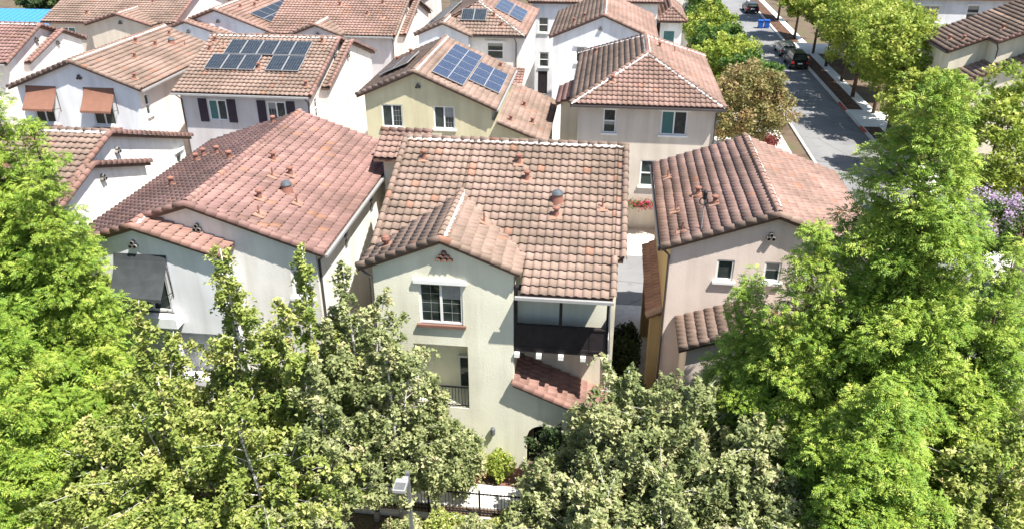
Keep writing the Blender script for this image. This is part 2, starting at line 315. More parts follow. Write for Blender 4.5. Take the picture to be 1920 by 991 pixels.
        if op.get('shut'):
            for sg in (-1, 1):
                q = MB(); a = sg * (w / 2 + .06); b = sg * (w / 2 + .58); q.obox(o, ax, (min(a, b), .0, -.1), (max(a, b), .05, h + .05))
                for j in range(9): z = -.02 + (h + .0) * j / 9; q.obox(o, ax, (min(a, b) + .06, .05, z), (max(a, b) - .06, .062, z + h / 9 - .04))
                s.part('shutter', q, 'shutter', wo)
    # --- roof
    def plane(s, poly, col, org=None, deck='roof'):
        P = [Vector(p) for p in poly]; n = Vector((0, 0, 0))
        for i in range(1, len(P) - 1): n += (P[i] - P[0]).cross(P[i + 1] - P[0])
        n.normalize()
        if n.z < 0: n = -n; P.reverse()
        vv = (Vector((0, 0, 1)) - n * n.z).normalized(); u = vv.cross(n).normalized()
        s.deck.setdefault(deck, MB()).slab([p - n * .02 for p in P], (0, 0, .14))
        O = Vector(org) if org else min(P, key=lambda p: (round(p.dot(vv), 3), p.dot(u)))
        s.full.append((P, u, vv, n, O, col)); return (P, u, vv, n, O)
    def caps(s, A, B, col, up=None, off=(0, 0, 0), name='ridge_tile', lift=.02, mortar=False):
        A = Vector(A) + Vector(off); B = Vector(B) + Vector(off)
        if A.z > B.z + 1e-4: A, B = B, A
        d = B - A; L = d.length; v = d / L; up = Vector(up) if up else Vector((0, 0, 1)); n = (up - v * up.dot(v)).normalized(); u = v.cross(n)
        k = max(1, round(L / .38)); st = L / k
        s.capl.append((A + n * lift, u, v, n, k, st, col, name))
        if mortar:
            for sg in ((-1, 1) if mortar is True else (mortar,)):
                mo = MB(); s.mort.append(mo); m = int(L / .09); prev = None
                for i in range(m + 1):
                    wd = random.uniform(.12, .19) if i % 3 else random.uniform(.16, .24); c = A + v * (L * i / m)
                    row = (c + u * sg * .1 + n * .10, c + u * sg * wd + n * (.035 - .02))
                    if prev: q = [prev[0], prev[1], row[1], row[0]]; mo.add(q, [(0, 1, 2, 3) if sg < 0 else (3, 2, 1, 0)])
                    prev = row
    def vent(s, x, y, pl, kind='cap', h=.3):
        P, u, v, n, O = pl; z = O.z - ((x - O.x) * n.x + (y - O.y) * n.y) / n.z; s.ventl.append((Vector((x, y, z)), u, v, n, kind, h))
    def finish(s, nind=300, hi=True, capind=True):
        roof = s.part('roof', s.deck.pop('roof'), 'deck'); s.roof = roof; [s.part(k, m, 'deck') for k, m in s.deck.items()]; cpos = Vector((0, 0, CAM_H)); cand = []; jobs = {}
        for P, u, vv, n, O, col in s.full:
            if all((cpos - p).dot(n) < -.6 for p in P): continue
            uv = np.array([((p - O).dot(u), (p - O).dot(vv)) for p in P])
            i0, i1 = math.floor(uv[:, 0].min() / TW) - 1, math.ceil(uv[:, 0].max() / TW) + 1
            j0, j1 = math.floor(uv[:, 1].min() / TE) - 1, math.ceil(uv[:, 1].max() / TE) + 1
            I, J = np.meshgrid(np.arange(i0, i1), np.arange(j0, j1)); I = I.ravel(); J = J.ravel()
            cnr = np.stack([np.stack([(I + a) * TW, (J + b) * TE], 1) for a, b in ((0, 0), (1, 0), (1, 1), (0, 1))], 1)
            ar = 0
            for a, b in zip(uv, np.roll(uv, -1, 0)): ar += a[0] * b[1] - a[1] * b[0]
            sg = 1 if ar > 0 else -1; inside = np.ones((len(I), 4), bool); outall = np.zeros(len(I), bool)
            for a, b in zip(uv, np.roll(uv, -1, 0)):
                e = sg * ((b[0] - a[0]) * (cnr[..., 1] - a[1]) - (b[1] - a[1]) * (cnr[..., 0] - a[0])) / np.hypot(*(b - a))
                inside &= e > -.035; outall |= (e < .01).all(1)
            fi = inside.all(1); pa = ~fi & ~outall
            vis = (cpos - O).dot(n) > 0
            U, V_, N, Oo = (np.array(q) for q in (u, vv, n, O))
            for i, j in zip(I[fi], J[fi]):
                p = Oo + U * i * TW + V_ * j * TE
                cand.append((np.linalg.norm(p - np.array(cpos)) + (0 if vis else 500), p, u, vv, n, col))
            if pa.any():
                T, F = TT[hi]; bm = bmesh.new(); lay = bm.verts.layers.float.new('rnd')
                for i, j in zip(I[pa], J[pa]):
                    p = Oo + U * i * TW + V_ * j * TE; W = p + T[:, :1] * U + T[:, 1:2] * V_ + T[:, 2:] * N; rv = random.random(); bv = [bm.verts.new(q) for q in W]
                    for q in bv: q[lay] = rv
                    for f in F: bm.faces.new([bv[k] for k in f])
                cen = sum(P, Vector()) / len(P)
                for a, b in zip(P, P[1:] + P[:1]):
                    e = b - a; nn = Vector((e.y, -e.x, 0))
                    if nn.length < 1e-6: continue
                    nn.normalize()
                    if (cen - a).dot(nn) > 0: nn = -nn
                    bmesh.ops.bisect_plane(bm, geom=bm.verts[:] + bm.edges[:] + bm.faces[:], plane_co=a + nn * .03, plane_no=nn, clear_outer=True)
                jobs.setdefault(col, []).append(bm)
        cand.sort(key=lambda c: c[0])
        ind = [c for c in cand[:nind] if c[0] < 400]; rest = cand[len(ind):]
        for _, p, u, vv, n, col in ind:
            me = tile_mesh(col, random.randrange(6)); o = bpy.data.objects.new('roof_tile', me); COL.objects.link(o); o.parent = roof
            o.matrix_local = Matrix((( u.x, vv.x, n.x, p[0] - s.base.x), (u.y, vv.y, n.y, p[1] - s.base.y), (u.z, vv.z, n.z, p[2]), (0, 0, 0, 1)))
        T, F = TT[hi]; k = len(T)
        for col in {c[5] for c in rest} | set(jobs):
            rs = [c for c in rest if c[5] == col]; VV = []; FF = []; RR = []; nb = 0
            if rs:
                p = np.array([c[1] for c in rs]); U = np.array([c[2] for c in rs]); V_ = np.array([c[3] for c in rs]); N = np.array([c[4] for c in rs]); m = len(rs)
                p = p + N * RNG.uniform(-.004, .006, (m, 1)) + V_ * RNG.uniform(-.01, .01, (m, 1)); sh = RNG.uniform(-.018, .018, (m, 1, 1))
                W = p[:, None] + U[:, None] * (T[None, :, :1] + T[None, :, 1:2] * sh) + V_[:, None] * T[None, :, 1:2] + N[:, None] * T[None, :, 2:]
                VV.append(W.reshape(-1, 3)); FF.append((F[None] + (np.arange(m) * k)[:, None, None]).reshape(-1, 4)); RR.append(np.repeat(RNG.random(m), k)); nb = m * k
            me = None
            if VV:
                b = np.array(s.base); me = indexed_mesh('roof_tiles', VV[0] - b, FF[0], 'j_' + col, RR[0])
            for bm in jobs.get(col, []):
                bmesh.ops.translate(bm, vec=-s.base, verts=bm.verts)
                if me is None: me = bpy.data.meshes.new('roof_tiles'); me.materials.append(M['j_' + col]); bm.to_mesh(me)
                else:
                    tmp = bpy.data.meshes.new('tmp'); bm.to_mesh(tmp); b2 = bmesh.new(); b2.from_mesh(me); b2.from_mesh(tmp); b2.to_mesh(me); b2.free(); bpy.data.meshes.remove(tmp)
                bm.free()
            me.polygons.foreach_set('use_smooth', [True] * len(me.polygons)); o = link('roof_tiles', me, roof); o['kind'] = 'stuff'
        cv, cf = cap_geo(); cv = np.array(cv); cf = np.array(cf); JV = []; JF = []; JR = []; nb = 0; jcol = None
        for A, u, v, n, k, st, col, name in s.capl:
            for i in range(k):
                p = A + v * (st * i)
                if capind:
                    o = bpy.data.objects.new(name, cap_mesh(col, random.randrange(3))); COL.objects.link(o); o.parent = roof
                    q = st / .38; o.matrix_local = Matrix(((u.x, v.x * q, n.x, p.x - s.base.x), (u.y, v.y * q, n.y, p.y - s.base.y), (u.z, v.z * q, n.z, p.z), (0, 0, 0, 1)))
                else:
                    W = np.array(p - s.base) + cv[:, :1] * np.array(u) + cv[:, 1:2] * np.array(v) + cv[:, 2:] * np.array(n); JV.append(W); JF.append(cf + nb); JR.append(np.full(len(cv), random.random())); nb += len(cv); jcol = col
        if JV:
            me = indexed_mesh('ridge_tiles', np.concatenate(JV), np.concatenate(JF), 'j_' + jcol, np.concatenate(JR)); o = link('ridge_tiles', me, roof); o['kind'] = 'stuff'
        for mo in s.mort: s.part('mortar', mo, 'mortar', roof)
        for p, u, v, n, kind, h in s.ventl:
            mb = MB(); up = Vector((0, 0, 1))
            mb.obox(p, (u, v, n), (-.2, -.2, .05), (.2, .2, .082), 1)
            if kind == 'cap': mb.lathe(p, [(.12, -.05), (.09, .12), (.08, h), (.08, h + .02), (.135, h + .03), (.135, h + .08), (.05, h + .12)], 12)
            elif kind == 'thin': mb.lathe(p, [(.09, -.02), (.04, .1), (.032, .12), (.032, h + .12)], 8)
            elif kind == 'ball': mb.lathe(p, [(.08, 0), (.06, .15), (.13, .2), (.16, .3), (.13, .4), (.05, .45)], 10)
            else: mb.lathe(p, [(.26, -.08), (.20, .2), (.19, h)], 14); mb.lathe(p + Vector((0, 0, h)), [(.215, 0), (.215, .04), (.17, .12), (.08, .17)], 14, 2)
            s.part('roof_vent', mb, ['clay', 'salmon', 'dome'], roof)
    def gutter(s, A, B, out, mat='gutter'):
        A, B, out = Vector(A), Vector(B), Vector(out); mb = MB(); d = (B - A).normalized()
        mb.obox(A + out * .02 - Vector((0, 0, .05)), (d, out, Vector((0, 0, 1))), (0, 0, -.1), ((B - A).length, .11, 0)); s.part('gutter', mb, mat)
    def spout(s, pts, mat='dgutter', r=.045):
        mb = MB(); mb.tube(pts, r, 6); s.part('downspout', mb, mat)
    def gvent(s, x, y, z, out=(0, -1, 0), r=.078):
        mb = MB(); o = Vector(out); sd = Vector((-o.y, o.x, 0)); c = Vector((x, y, z))
        for a, b in ((-r * 1.05, 0), (r * 1.05, 0), (0, r * 1.8)):
            p = c + sd * a + Vector((0, 0, b)); q = [p + o * t for t in (-.02, .15)]; ri = r * .74
            mb.tube(q, r, 10, 0, False); mb.tube([q[1], q[0]], ri, 10, 1, False); mb.tube([p - o * .015, p - o * .01], ri, 10, 1)
            x_, y_ = sd, Vector((0, 0, 1)); ring = []
            for rr in (ri, r): ring += [q[1] + (x_ * math.cos(2 * math.pi * j / 10) + y_ * math.sin(2 * math.pi * j / 10)) * rr for j in range(10)]
            mb.add(ring, [(j, (j + 1) % 10, 10 + (j + 1) % 10, 10 + j) for j in range(10)])
        s.part('gable_vent', mb, ['stone', 'black'])
    def awning(s, x0, x1, y, zt, zb, out, mat):
        mb = MB(); m = 8; rows = []
        for i in range(m + 1):
            t = i / m; rows.append((y - out * (t ** 1.25), zt + (zb - zt) * (t ** .85)))
        for (ya, za), (yb, zb_) in zip(rows, rows[1:]): mb.add([(x0, ya, za), (x0, yb, zb_), (x1, yb, zb_), (x1, ya, za), (x0, ya, za - .012), (x0, yb, zb_ - .012), (x1, yb, zb_ - .012), (x1, ya, za - .012)], [(0, 1, 2, 3), (7, 6, 5, 4)])
        nsc = 12; yb, zl = rows[-1]
        for i in range(nsc):
            a = x0 + (x1 - x0) * i / nsc; b = x0 + (x1 - x0) * (i + 1) / nsc; mb.add([(a, yb, zl), (a, yb - .01, zl - .1), ((a + b) / 2, yb - .012, zl - .16), (b, yb - .01, zl - .1), (b, yb, zl)], [(0, 1, 2, 3, 4), (4, 3, 2, 1, 0)])
        aw = s.part('awning', mb, mat)
        fr = MB()
        for x in (x0 + .03, x1 - .03): fr.tube([(x, y, zb - .15), (x, yb, zl - .02)], .015, 5); fr.tube([(x, y + .0, zb - .35), (x, y - .03, zt)], .012, 5)
        s.part('frame', fr, 'black', aw)
    def panel(s, pl, c, du, dv, mat, lift=.2):
        P, u, v, n, O = pl; z = O.z - ((c[0] - O.x) * n.x + (c[1] - O.y) * n.y) / n.z; c = Vector((c[0], c[1], z)) + n * lift - s.base; q = [c + u * a * du / 2 + v * b * dv / 2 for a, b in ((-1, -1), (1, -1), (1, 1), (-1, 1))]
        me = bpy.data.meshes.new('solar_panel'); lo = [p - n * .05 for p in q]; qi = [c + n * .003 + u * a * (du / 2 - .025) + v * b * (dv / 2 - .025) for a, b in ((-1, -1), (1, -1), (1, 1), (-1, 1))]
        ft = [c + (u * a * (du / 2 - .3) + v * b * (dv / 2 - .3)) + n * h for a, b in ((-1, -1), (1, -1), (1, 1), (-1, 1)) for h in (-.05, -lift)]
        vs = q + lo + qi; fs = [(0, 1, 2, 3), (7, 6, 5, 4)] + [(i, i + 4, (i + 1) % 4 + 4, (i + 1) % 4) for i in range(4)] + [(8, 9, 10, 11)]
        for a, b in zip(ft[::2], ft[1::2]):
            k = len(vs); vs += [a - u * .02, a + u * .02, b + u * .02, b - u * .02]; fs.append((k, k + 1, k + 2, k + 3))
        me.from_pydata(vs, [], fs); uvl = me.uv_layers.new(name='UVMap')
        for li, uvv in zip(me.polygons[6].loop_indices, ((0, 0), (1, 0), (1, 1), (0, 1))): uvl.data[li].uv = uvv
        me.materials.append(M['gutter']); me.materials.append(M[mat]); me.polygons[6].material_index = 1; me.update(); link('solar_panel', me, s.root)
def zl(pts): return [tuple(p) for p in pts]
# ------------------------------------------------ the setting
def sheet(name, x0, x1, y0, y1, z, mat, thick=0):
    mb = MB()
    if thick: mb.box(x0, x1, y0, y1, z - thick, z)
    else: mb.add([(x0, y0, z), (x1, y0, z), (x1, y1, z), (x0, y1, z)], [(0, 1, 2, 3)])
    o = mb.build(name, mat); o['kind'] = 'structure'; return o
sheet('ground', -700, 700, -200, 1300, 0, 'earth')
sheet('court_pavement', -60, 14.5, 42.0, 62.5, .012, 'paleconc'); sheet('alley', -60, 14.5, 36.2, 42.0, .014, 'asphalt'); sheet('court_pavement', -60, 14.5, 62.5, 100, .012, 'conc')
sheet('side_path', .8, 2.6, 22.6, 36.2, .03, 'conc', .1); sheet('front_path', -14, 3, 21.1, 22.25, .06, 'paleconc', .12)
sheet('street', 15.85, 21.4, 30, 260, .02, 'asphalt'); sheet('sidewalk', 21.6, 24.0, 30, 260, .13, 'paleconc', .12)
sheet('driveway', 21.42, 30, 69.2, 73.5, .137, 'paleconc', .1)
sheet('driveway', 21.43, 30, 97.5, 103, .137, 'paleconc', .1)
k1 = sheet('kerb', 21.4, 21.6, 30, 260, .14, 'conc', .13); sheet('kerb', 15.65, 15.85, 30, 260, .14, 'conc', .13)
sheet('planting_strip', 21.7, 23.0, 62.5, 68.8, .145, 'mulch'); sheet('planting_strip', 21.7, 23.0, 74, 97, .145, 'mulch'); sheet('planting_strip', 21.7, 23.2, 103.5, 150, .145, 'mulch')
for y0, y1 in ((67.2, 68.9), (73.7, 76.4)):
    sheet('painted_kerb', 21.395, 21.605, y0, y1, .145, 'redkerb', .12)
sheet('entry_paving', -3.2, 1.0, 22.26, 23.3, .064, 'brick', .1)
# ------------------------------------------------ main pale green house
def gable_walls(ridge, zr, sl, x0, x1, drop=.13): return [(x0, zr - sl * abs(x0 - ridge) - drop), (ridge, zr - drop), (x1, zr - sl * abs(x1 - ridge) - drop)]
h = House('pale_green_house', 'pale green stucco house with tan tile roof and dark covered balcony', (-3.4, 29)); c = 'tan'
zr, g = 9.45, .41; mz = lambda y: 7.72 + .40 * (y - 22.85)
gl = h.plane([(-5.1, 23.1, zr), (-5.1, 27.18, zr), (-7.95, 24.25, 8.2815), (-7.95, 23.1, 8.2815)], c); gr = h.plane([(-5.1, 23.1, zr), (-2.45, 23.1, 8.3635), (-2.45, 24.46, 8.3635), (-5.1, 27.18, zr)], c)
og = (-2.45, 22.85, 7.72)
A_ = h.plane([(-7.75, 29.9, mz(29.9)), (-5.1, 29.9, mz(29.9)), (-5.1, 27.12, mz(27.12)), (-7.75, 24.4, mz(24.4))], c, og); h.plane([(-5.1, 27.12, mz(27.12)), (-2.45, 24.4, mz(24.4)), (-2.45, 29.9, mz(29.9)), (-5.1, 29.9, mz(29.9))], c, og)
mp_ = h.plane([(-2.45, 22.85, 7.72), (.57, 22.85, 7.72), (.57, 29.9, mz(29.9)), (-2.45, 29.9, mz(29.9))], c, og); h.plane([(.57, 24.5, mz(24.5)), (.87, 24.5, mz(24.5)), (.87, 29.9, mz(29.9)), (.57, 29.9, mz(29.9))], c, og)
h.plane([(-7.75, 29.9, mz(29.9)), (.87, 29.9, mz(29.9)), (.87, 36.6, 7.86), (-7.75, 36.6, 7.86)], c)
h.caps((-7.85, 29.9, mz(29.9)), (.92, 29.9, mz(29.9)), c, lift=.05, mortar=True); h.caps((-5.1, 23.15, zr), (-5.1, 27.3, zr), c, lift=.05, mortar=1)
nL, nR = (-g, 0, 1), (g, 0, 1)
h.caps((-7.95, 23.12, 8.28), (-5.1, 23.12, zr), c, nL, name='rake_tile', lift=.03); h.caps((-2.45, 23.12, 8.36), (-5.1, 23.12, zr), c, nR, name='rake_tile', lift=.03)
h.caps((-7.78, 24.5, mz(24.5)), (-7.78, 29.9, mz(29.9)), c, (0, -.4, 1), name='rake_tile', lift=.03); h.caps((.87, 24.5, mz(24.5)), (.87, 29.9, mz(29.9)), c, (0, -.4, 1), name='rake_tile', lift=.03)
h.caps((.57, 22.9, mz(22.9)), (.57, 24.5, mz(24.5)), c, (0, -.4, 1), name='rake_tile', lift=.03)
for x, y, k in ((-6.82, 28.77, 'cap'), (-3.15, 28.75, 'cap'), (-2.76, 27.91, 'cap'), (-1.55, 26.93, 'dome'), (-1.54, 26.22, 'cap'), (.08, 26.7, 'thin')): h.vent(x, y, mp_, k)
h.vent(-4.01, 25.49, gr, 'thin'); h.vent(-7.2, 24.11, gl, 'ball')
h.walls('green', -7.5, -2.72, 23.29, 25.02, 0, {'F': gable_walls(-5.1, zr, g, -7.5, -2.72), 'L': 8.3, 'R': 8.3, 'B': 7.5}, {'F': [(-5.95, -4.45, 6.15, 7.72, dict(kind='casement', lintel=1, mun=(2, 4, None), sillmat='brick')), (-6.25, -4.32, 2.65, 5.3, dict(kind='recess', depth=1.3))]}, sides='FLR')
h.walls('cream', -7.5, .72, 25.02, 36.2, 0, {'F': mz(25.02) - .16, 'B': 7.8, 'R': [(25.02, mz(25.02) - .16), (29.9, mz(29.9) - .16), (36.2, 7.85)], 'L': [(25.02, mz(25.02) - .16), (29.9, mz(29.9) - .16), (36.2, 7.85)]},
        {'F': [(-.85, -.15, 6.95, 7.0, dict(kind='recess'))], 'R': [(31, 32, 6.2, 7.5, dict(kind='hung'))]})
mb = MB(); mb.box(-4.85, -4.42, 24.56, 24.585, 2.72, 4.0); wo = h.part('balcony_door', mb, 'glass'); mb = MB()
for x in (-4.92, -4.42): mb.box(x, x + .07, 24.5, 24.555, 2.68, 4.02)
mb.box(-4.95, -4.34, 24.49, 24.55, 4.02, 4.1); h.part('door_frame', mb, 'trim', wo)
mb = MB(); mb.box(-6.25, -4.32, 23.30, 23.34, 3.52, 3.57); mb.box(-6.25, -4.32, 23.30, 23.34, 2.72, 2.76)
for x in np.linspace(-6.2, -4.36, 17): mb.box(x - .01, x + .01, 23.31, 23.33, 2.75, 3.53)
h.part('railing', mb, 'black')
mb = MB()  # half-round tile vent
for x, z in ((-5.22, 8.62), (-5.02, 8.62), (-4.82, 8.62), (-5.12, 8.75), (-4.92, 8.75), (-5.02, 8.88)):
    pts = [(x + .1 * math.cos(a), 23.12, z + .1 * math.sin(a)) for a in np.linspace(0, math.pi, 7)]; q = [(a, 23.3, b) for a, _, b in pts]; pi = [(x + .08 * math.cos(a), 23.12, z + .08 * math.sin(a)) for a in np.linspace(0, math.pi, 7)]; qi = [(a, 23.3, b) for a, _, b in pi]
    mb.add(pts + q + pi + qi, [(i, i + 1, i + 8, i + 7) for i in range(6)] + [(i + 14, i + 21, i + 22, i + 15) for i in range(6)] + [(i, i + 14, i + 15, i + 1) for i in range(6)]); mb.add([(a, 23.28, b) for a, _, b in pi], [tuple(range(7))], 1)
h.part('gable_vent', mb, ['clay', 'black'])
mb = MB(); mb.box(-2.70, .52, 23.36, 25.0, 5.2, 5.34); h.part('balcony_floor', mb, 'dwood')
mb = MB(); mb.box(-2.70, .50, 23.36, 23.46, 5.345, 6.22); mb.box(-2.70, .52, 23.33, 23.49, 6.22, 6.28); mb.box(.42, .50, 23.46, 25.0, 5.345, 6.22)
for x in np.linspace(-2.6, .42, 7): mb.box(x - .05, x + .05, 23.345, 23.36, 5.42, 6.2)
mb.box(-2.7, .5, 23.342, 23.36, 5.345, 5.42); h.part('parapet', mb, 'dwood')
for x in (-2.65, -1.13, .45):
    mb = MB(); mb.box(x - .05, x + .05, 23.35, 23.51, 6.28, 7.66); h.part('post', mb, 'dwood')
mb = MB(); mb.box(-2.70, .52, 23.34, 23.52, 7.62, 7.74); h.part('beam', mb, 'dwood')
for x in np.linspace(-2.6, .45, 5):
    mb = MB(); mb.box(x - .09, x + .09, 23.22, 25.0, 5.03, 5.19); h.part('corbel', mb, 'trim')
mb = MB(); mb.box(-2.715, .5, 24.2, 25.015, 5.345, 8.0); h.part('back_wall', mb, 'green'); mb = MB(); mb.box(-.5, .1, 24.17, 24.195, 7.0, 7.5); h.part('balcony_window', mb, 'glass'); h.gutter((-2.62, 22.85, 7.74), (.6, 22.85, 7.74), (0, -1, 0)); h.spout([(.5, 22.8, 7.6), (.5, 23.3, 7.3), (.56, 23.3, 5.4), (.56, 24.9, 5.1), (.6, 24.96, .2)], 'gutter'); h.spout([(-7.9, 23.2, 8.2), (-7.56, 23.2, 7.9), (-7.56, 23.2, .2)])
pz = lambda x: 4.02 - .43 * (x + 2.72)
pp = h.plane([(-2.72, 23.12, pz(-2.72)), (.85, 23.12, pz(.85)), (.85, 25.0, pz(.85)), (-2.72, 25.0, pz(-2.72))], 'red', deck='porch_roof'); h.caps((.85, 23.12, pz(.85)), (-2.72, 23.12, pz(-2.72)), 'red', (.43, 0, 1), name='rake_tile', lift=.03)
mb = MB(); xs = [-2.24 + .11 * i for i in range(12)]; ar = lambda x: 1.55 + .55 * math.sqrt(max(0, 1 - ((x + 1.635) / .605) ** 2))
mb.add([(-2.719, 23.29, 0), (-2.24, 23.29, 0), (-2.24, 23.29, 1.55), (-2.24, 23.29, pz(-2.24) - .13), (-2.719, 23.29, pz(-2.72) - .13)], [(0, 1, 2, 3, 4)])
for a, b in zip(xs, xs[1:]): mb.add([(a, 23.29, ar(a)), (b, 23.29, ar(b)), (b, 23.29, pz(b) - .13), (a, 23.29, pz(a) - .13), (a, 23.55, ar(a)), (b, 23.55, ar(b))], [(0, 1, 2, 3), (0, 4, 5, 1)])
mb.add([(-1.03, 23.29, 0), (.7, 23.29, 0), (.7, 23.29, pz(.7) - .13), (-1.03, 23.29, pz(-1.03) - .13), (.7, 25, 0), (.7, 25, pz(.7) - .13)], [(0, 1, 2, 3), (1, 4, 5, 2)])
mb.add([(-2.24, 23.29, 0), (-2.24, 23.55, 0), (-2.24, 23.55, 1.55), (-2.24, 23.29, 1.55)], [(0, 1, 2, 3)]); h.part('porch_wall', mb, 'green')
mb = MB(); mb.box(-2.1, -1.15, 24.93, 24.98, .1, 2.15); h.part('front_door', mb, 'dwood'); mb = MB(); mb.lathe((-3.46, 23.18, 1.6), [(.05, 0), (.09, .05), (.09, .3), (.03, .38)], 8); mb.box(-3.5, -3.42, 23.18, 23.29, 1.85, 1.9); h.part('wall_lantern', mb, 'lampgrey')
mb = MB(); mb.box(-6.4, -4.0, 22.75, 23.28, 0, .62); mb.box(-6.44, -3.96, 22.71, 23.285, .62, .70, 1); h.part('planter_wall', mb, ['cream', 'conc'])
# rear wing behind
h.plane([(-9.7, 31.6, 9.05), (-7.5, 31.6, 9.05), (-7.5, 33.3, 9.73), (-9.7, 33.3, 9.73)], 'pink', deck='wing_roof'); h.caps((-9.75, 33.3, 9.73), (-7.5, 33.3, 9.73), 'pink', lift=.04, mortar=-1)
h.walls('cream', -9.4, -7.51, 32.05, 35.5, 0, 9.0, {'F': [(-8.7, -7.9, 6.5, 8.4, dict(kind='single', frame='dwood'))]}, sides='FLB')
h.finish(300)
# ------------------------------------------------ white house with maroon roof and charcoal awning
h = House('maroon_roof_house', 'white stucco house with maroon tile roof and a charcoal window awning', (-14.2, 29)); c = 'maroon'; s_ = .345; R = -14.3; zr = 9.75; zz = lambda x: zr - s_ * abs(x - R)
pr_ = h.plane([(R, 24.25, zr), (-9.5, 24.25, zz(-9.5)), (-9.5, 35.6, zz(-9.5)), (R, 35.6, zr)], c); pl_ = h.plane([(R, 24.25, zr), (R, 35.6, zr), (-18.9, 35.6, zz(-18.9)), (-18.9, 24.25, zz(-18.9))], c); ol = pl_[4]
h.plane([(-15.95, 23.45, zz(-15.95)), (-15.95, 24.25, zz(-15.95)), (-18.9, 24.25, zz(-18.9)), (-18.9, 23.45, zz(-18.9))], c, ol)
za = zz(-15.95); zq = lambda x: za - .31 * (x + 15.95); h.plane([(-15.95, 23.45, za), (-12.85, 23.45, zq(-12.85)), (-12.85, 24.45, zq(-12.85)), (-15.95, 24.45, za)], 'red')
h.caps((R, 24.3, zr), (R, 35.6, zr), c, lift=.05, mortar=-1); h.caps((-9.5, 24.27, zz(-9.5)), (R, 24.27, zr), c, (s_, 0, 1), name='rake_tile', lift=.03); h.caps((-15.9, 24.27, zz(-15.9)), (R, 24.27, zr), c, (-s_, 0, 1), name='rake_tile', lift=.03)
h.caps((-12.85, 23.47, zq(-12.85)), (-15.95, 23.47, za), 'red', (.31, 0, 1), name='rake_tile', lift=.03); h.caps((-18.9, 23.47, zz(-18.9)), (-15.95, 23.47, za), c, (-s_, 0, 1), name='rake_tile', lift=.03); h.caps((-15.95, 23.5, za), (-15.95, 24.3, za), 'red', lift=.05, mortar=True)
for x, y, k in ((-12.01, 27.64, 'dome'), (-12.36, 29.02, 'cap'), (-12.55, 26.36, 'cap'), (-13.32, 29.76, 'cap'), (-12.83, 28.36, 'thin'), (-12.11, 25.21, 'thin'), (-11.39, 26.99, 'thin'), (-9.9, 34.6, 'cap')): h.vent(x, y, pr_, k)
for x, y in ((-16.85, 27.92), (-17.55, 31.34), (-17.55, 32.04), (-16.63, 31.52), (-15.06, 29.47), (-15.26, 34.6)): h.vent(x, y, pl_)
h.walls('white', -18.5, -9.9, 24.45, 35.4, 0, {'F': gable_walls(R, zr, s_, -18.5, -9.9), 'B': gable_walls(R, zr, s_, -18.5, -9.9), 'R': zz(-9.9) - .13, 'L': zz(-18.5) - .13}, {'R': [(34.3, 34.95, 6.4, 7.7, dict(kind='hung')), (31.2, 31.9, 6.4, 7.6, dict(kind='hung', sill=0)), (27.6, 28.2, 6.4, 7.6, dict(kind='hung', sill=0))], 'F': [(-10.9, -10.2, 6.2, 7.3, dict(kind='hung'))]})
h.walls('bluewhite', -18.45, -13.15, 23.62, 24.449, 0, {'F': [(-18.45, zz(-18.45) - .13), (-15.95, za - .13), (-13.15, zq(-13.15) - .13)], 'L': zz(-18.45) - .13, 'R': zq(-13.15) - .13}, {'F': [(-16.7, -15.2, 5.75, 7.6, dict(kind='slider', sill=1)), (-15.3, -13.7, 2.8, 4.9, dict(kind='recess', depth=.8))]}, sides='FLR')
mb = MB(); mb.box(-16.9, -14.85, 23.12, 23.61, 5.35, 5.75); h.part('flower_box', mb, 'bluewhite'); h.awning(-16.95, -15.0, 23.6, 8.05, 6.75, .85, 'charcoal')
h.gvent(-16.1, 23.62, 8.38); h.gvent(-14.1, 24.45, 8.75); h.gutter((-9.5, 24.25, 8.12), (-9.5, 35.6, 8.12), (1, 0, 0), 'gutter'); h.spout([(-9.45, 24.5, 8), (-9.84, 24.6, 7.7), (-9.84, 24.6, .2)]); h.finish(300)
# ------------------------------------------------ pink beige house
h = House('pink_beige_house', 'pinkish beige house with roof antenna and an ochre side wall', (6.2, 30.7)); c = 'pink'; s_ = .37; R = 6.15; zr = 9.5
pl_ = h.plane([(R, 26.3, zr), (R, 35.1, zr), (2.25, 35.1, zz(2.25)), (2.25, 26.3, zz(2.25))], c); pr_ = h.plane([(R, 26.3, zr), (10.2, 26.3, zz(10.2)), (10.2, 35.1, zz(10.2)), (R, 35.1, zr)], c)
h.caps((R, 26.33, zr), (R, 35.1, zr), c, lift=.05, mortar=1); h.caps((2.25, 26.32, zz(2.25)), (R, 26.32, zr), 'buff', (-s_, 0, 1), name='rake_tile', lift=.03); h.caps((10.2, 26.32, zz(10.2)), (R, 26.32, zr), 'buff', (s_, 0, 1), name='rake_tile', lift=.03)
for x, y, k in ((3.76, 29.99, 'cap'), (4.26, 28.67, 'cap'), (2.78, 32.72, 'thin'), (2.87, 29.0, 'thin'), (2.99, 27.08, 'thin')): h.vent(x, y, pl_, k)
ff = gable_walls(R, zr, s_, 2.6, 9.9)
h.walls('pinkw', 2.6, 9.9, 26.5, 34.9, 0, {'F': ff, 'B': ff, 'L': zz(2.6) - .13, 'R': zz(9.9) - .13}, {'F': [(4.28, 4.9, 6.75, 7.6, dict(kind='single')), (5.95, 6.55, 6.8, 7.6, dict(kind='single'))]}, sides='FRB')
h.walls('ochre', 2.6, 9.9, 26.501, 34.9, 0, {'L': zz(2.6) - .13}, {'L': [(30.5, 31.5, 6.2, 7.4, dict(kind='hung'))]}, sides='L', name='side_wall'); h.gvent(6.0, 26.5, 8.55); h.gutter((2.25, 26.3, 8.06), (2.25, 35.1, 8.06), (-1, 0, 0), 'dgutter'); h.spout([(2.3, 26.45, 7.95), (2.55, 26.45, 7.7), (2.55, 26.45, .2)])
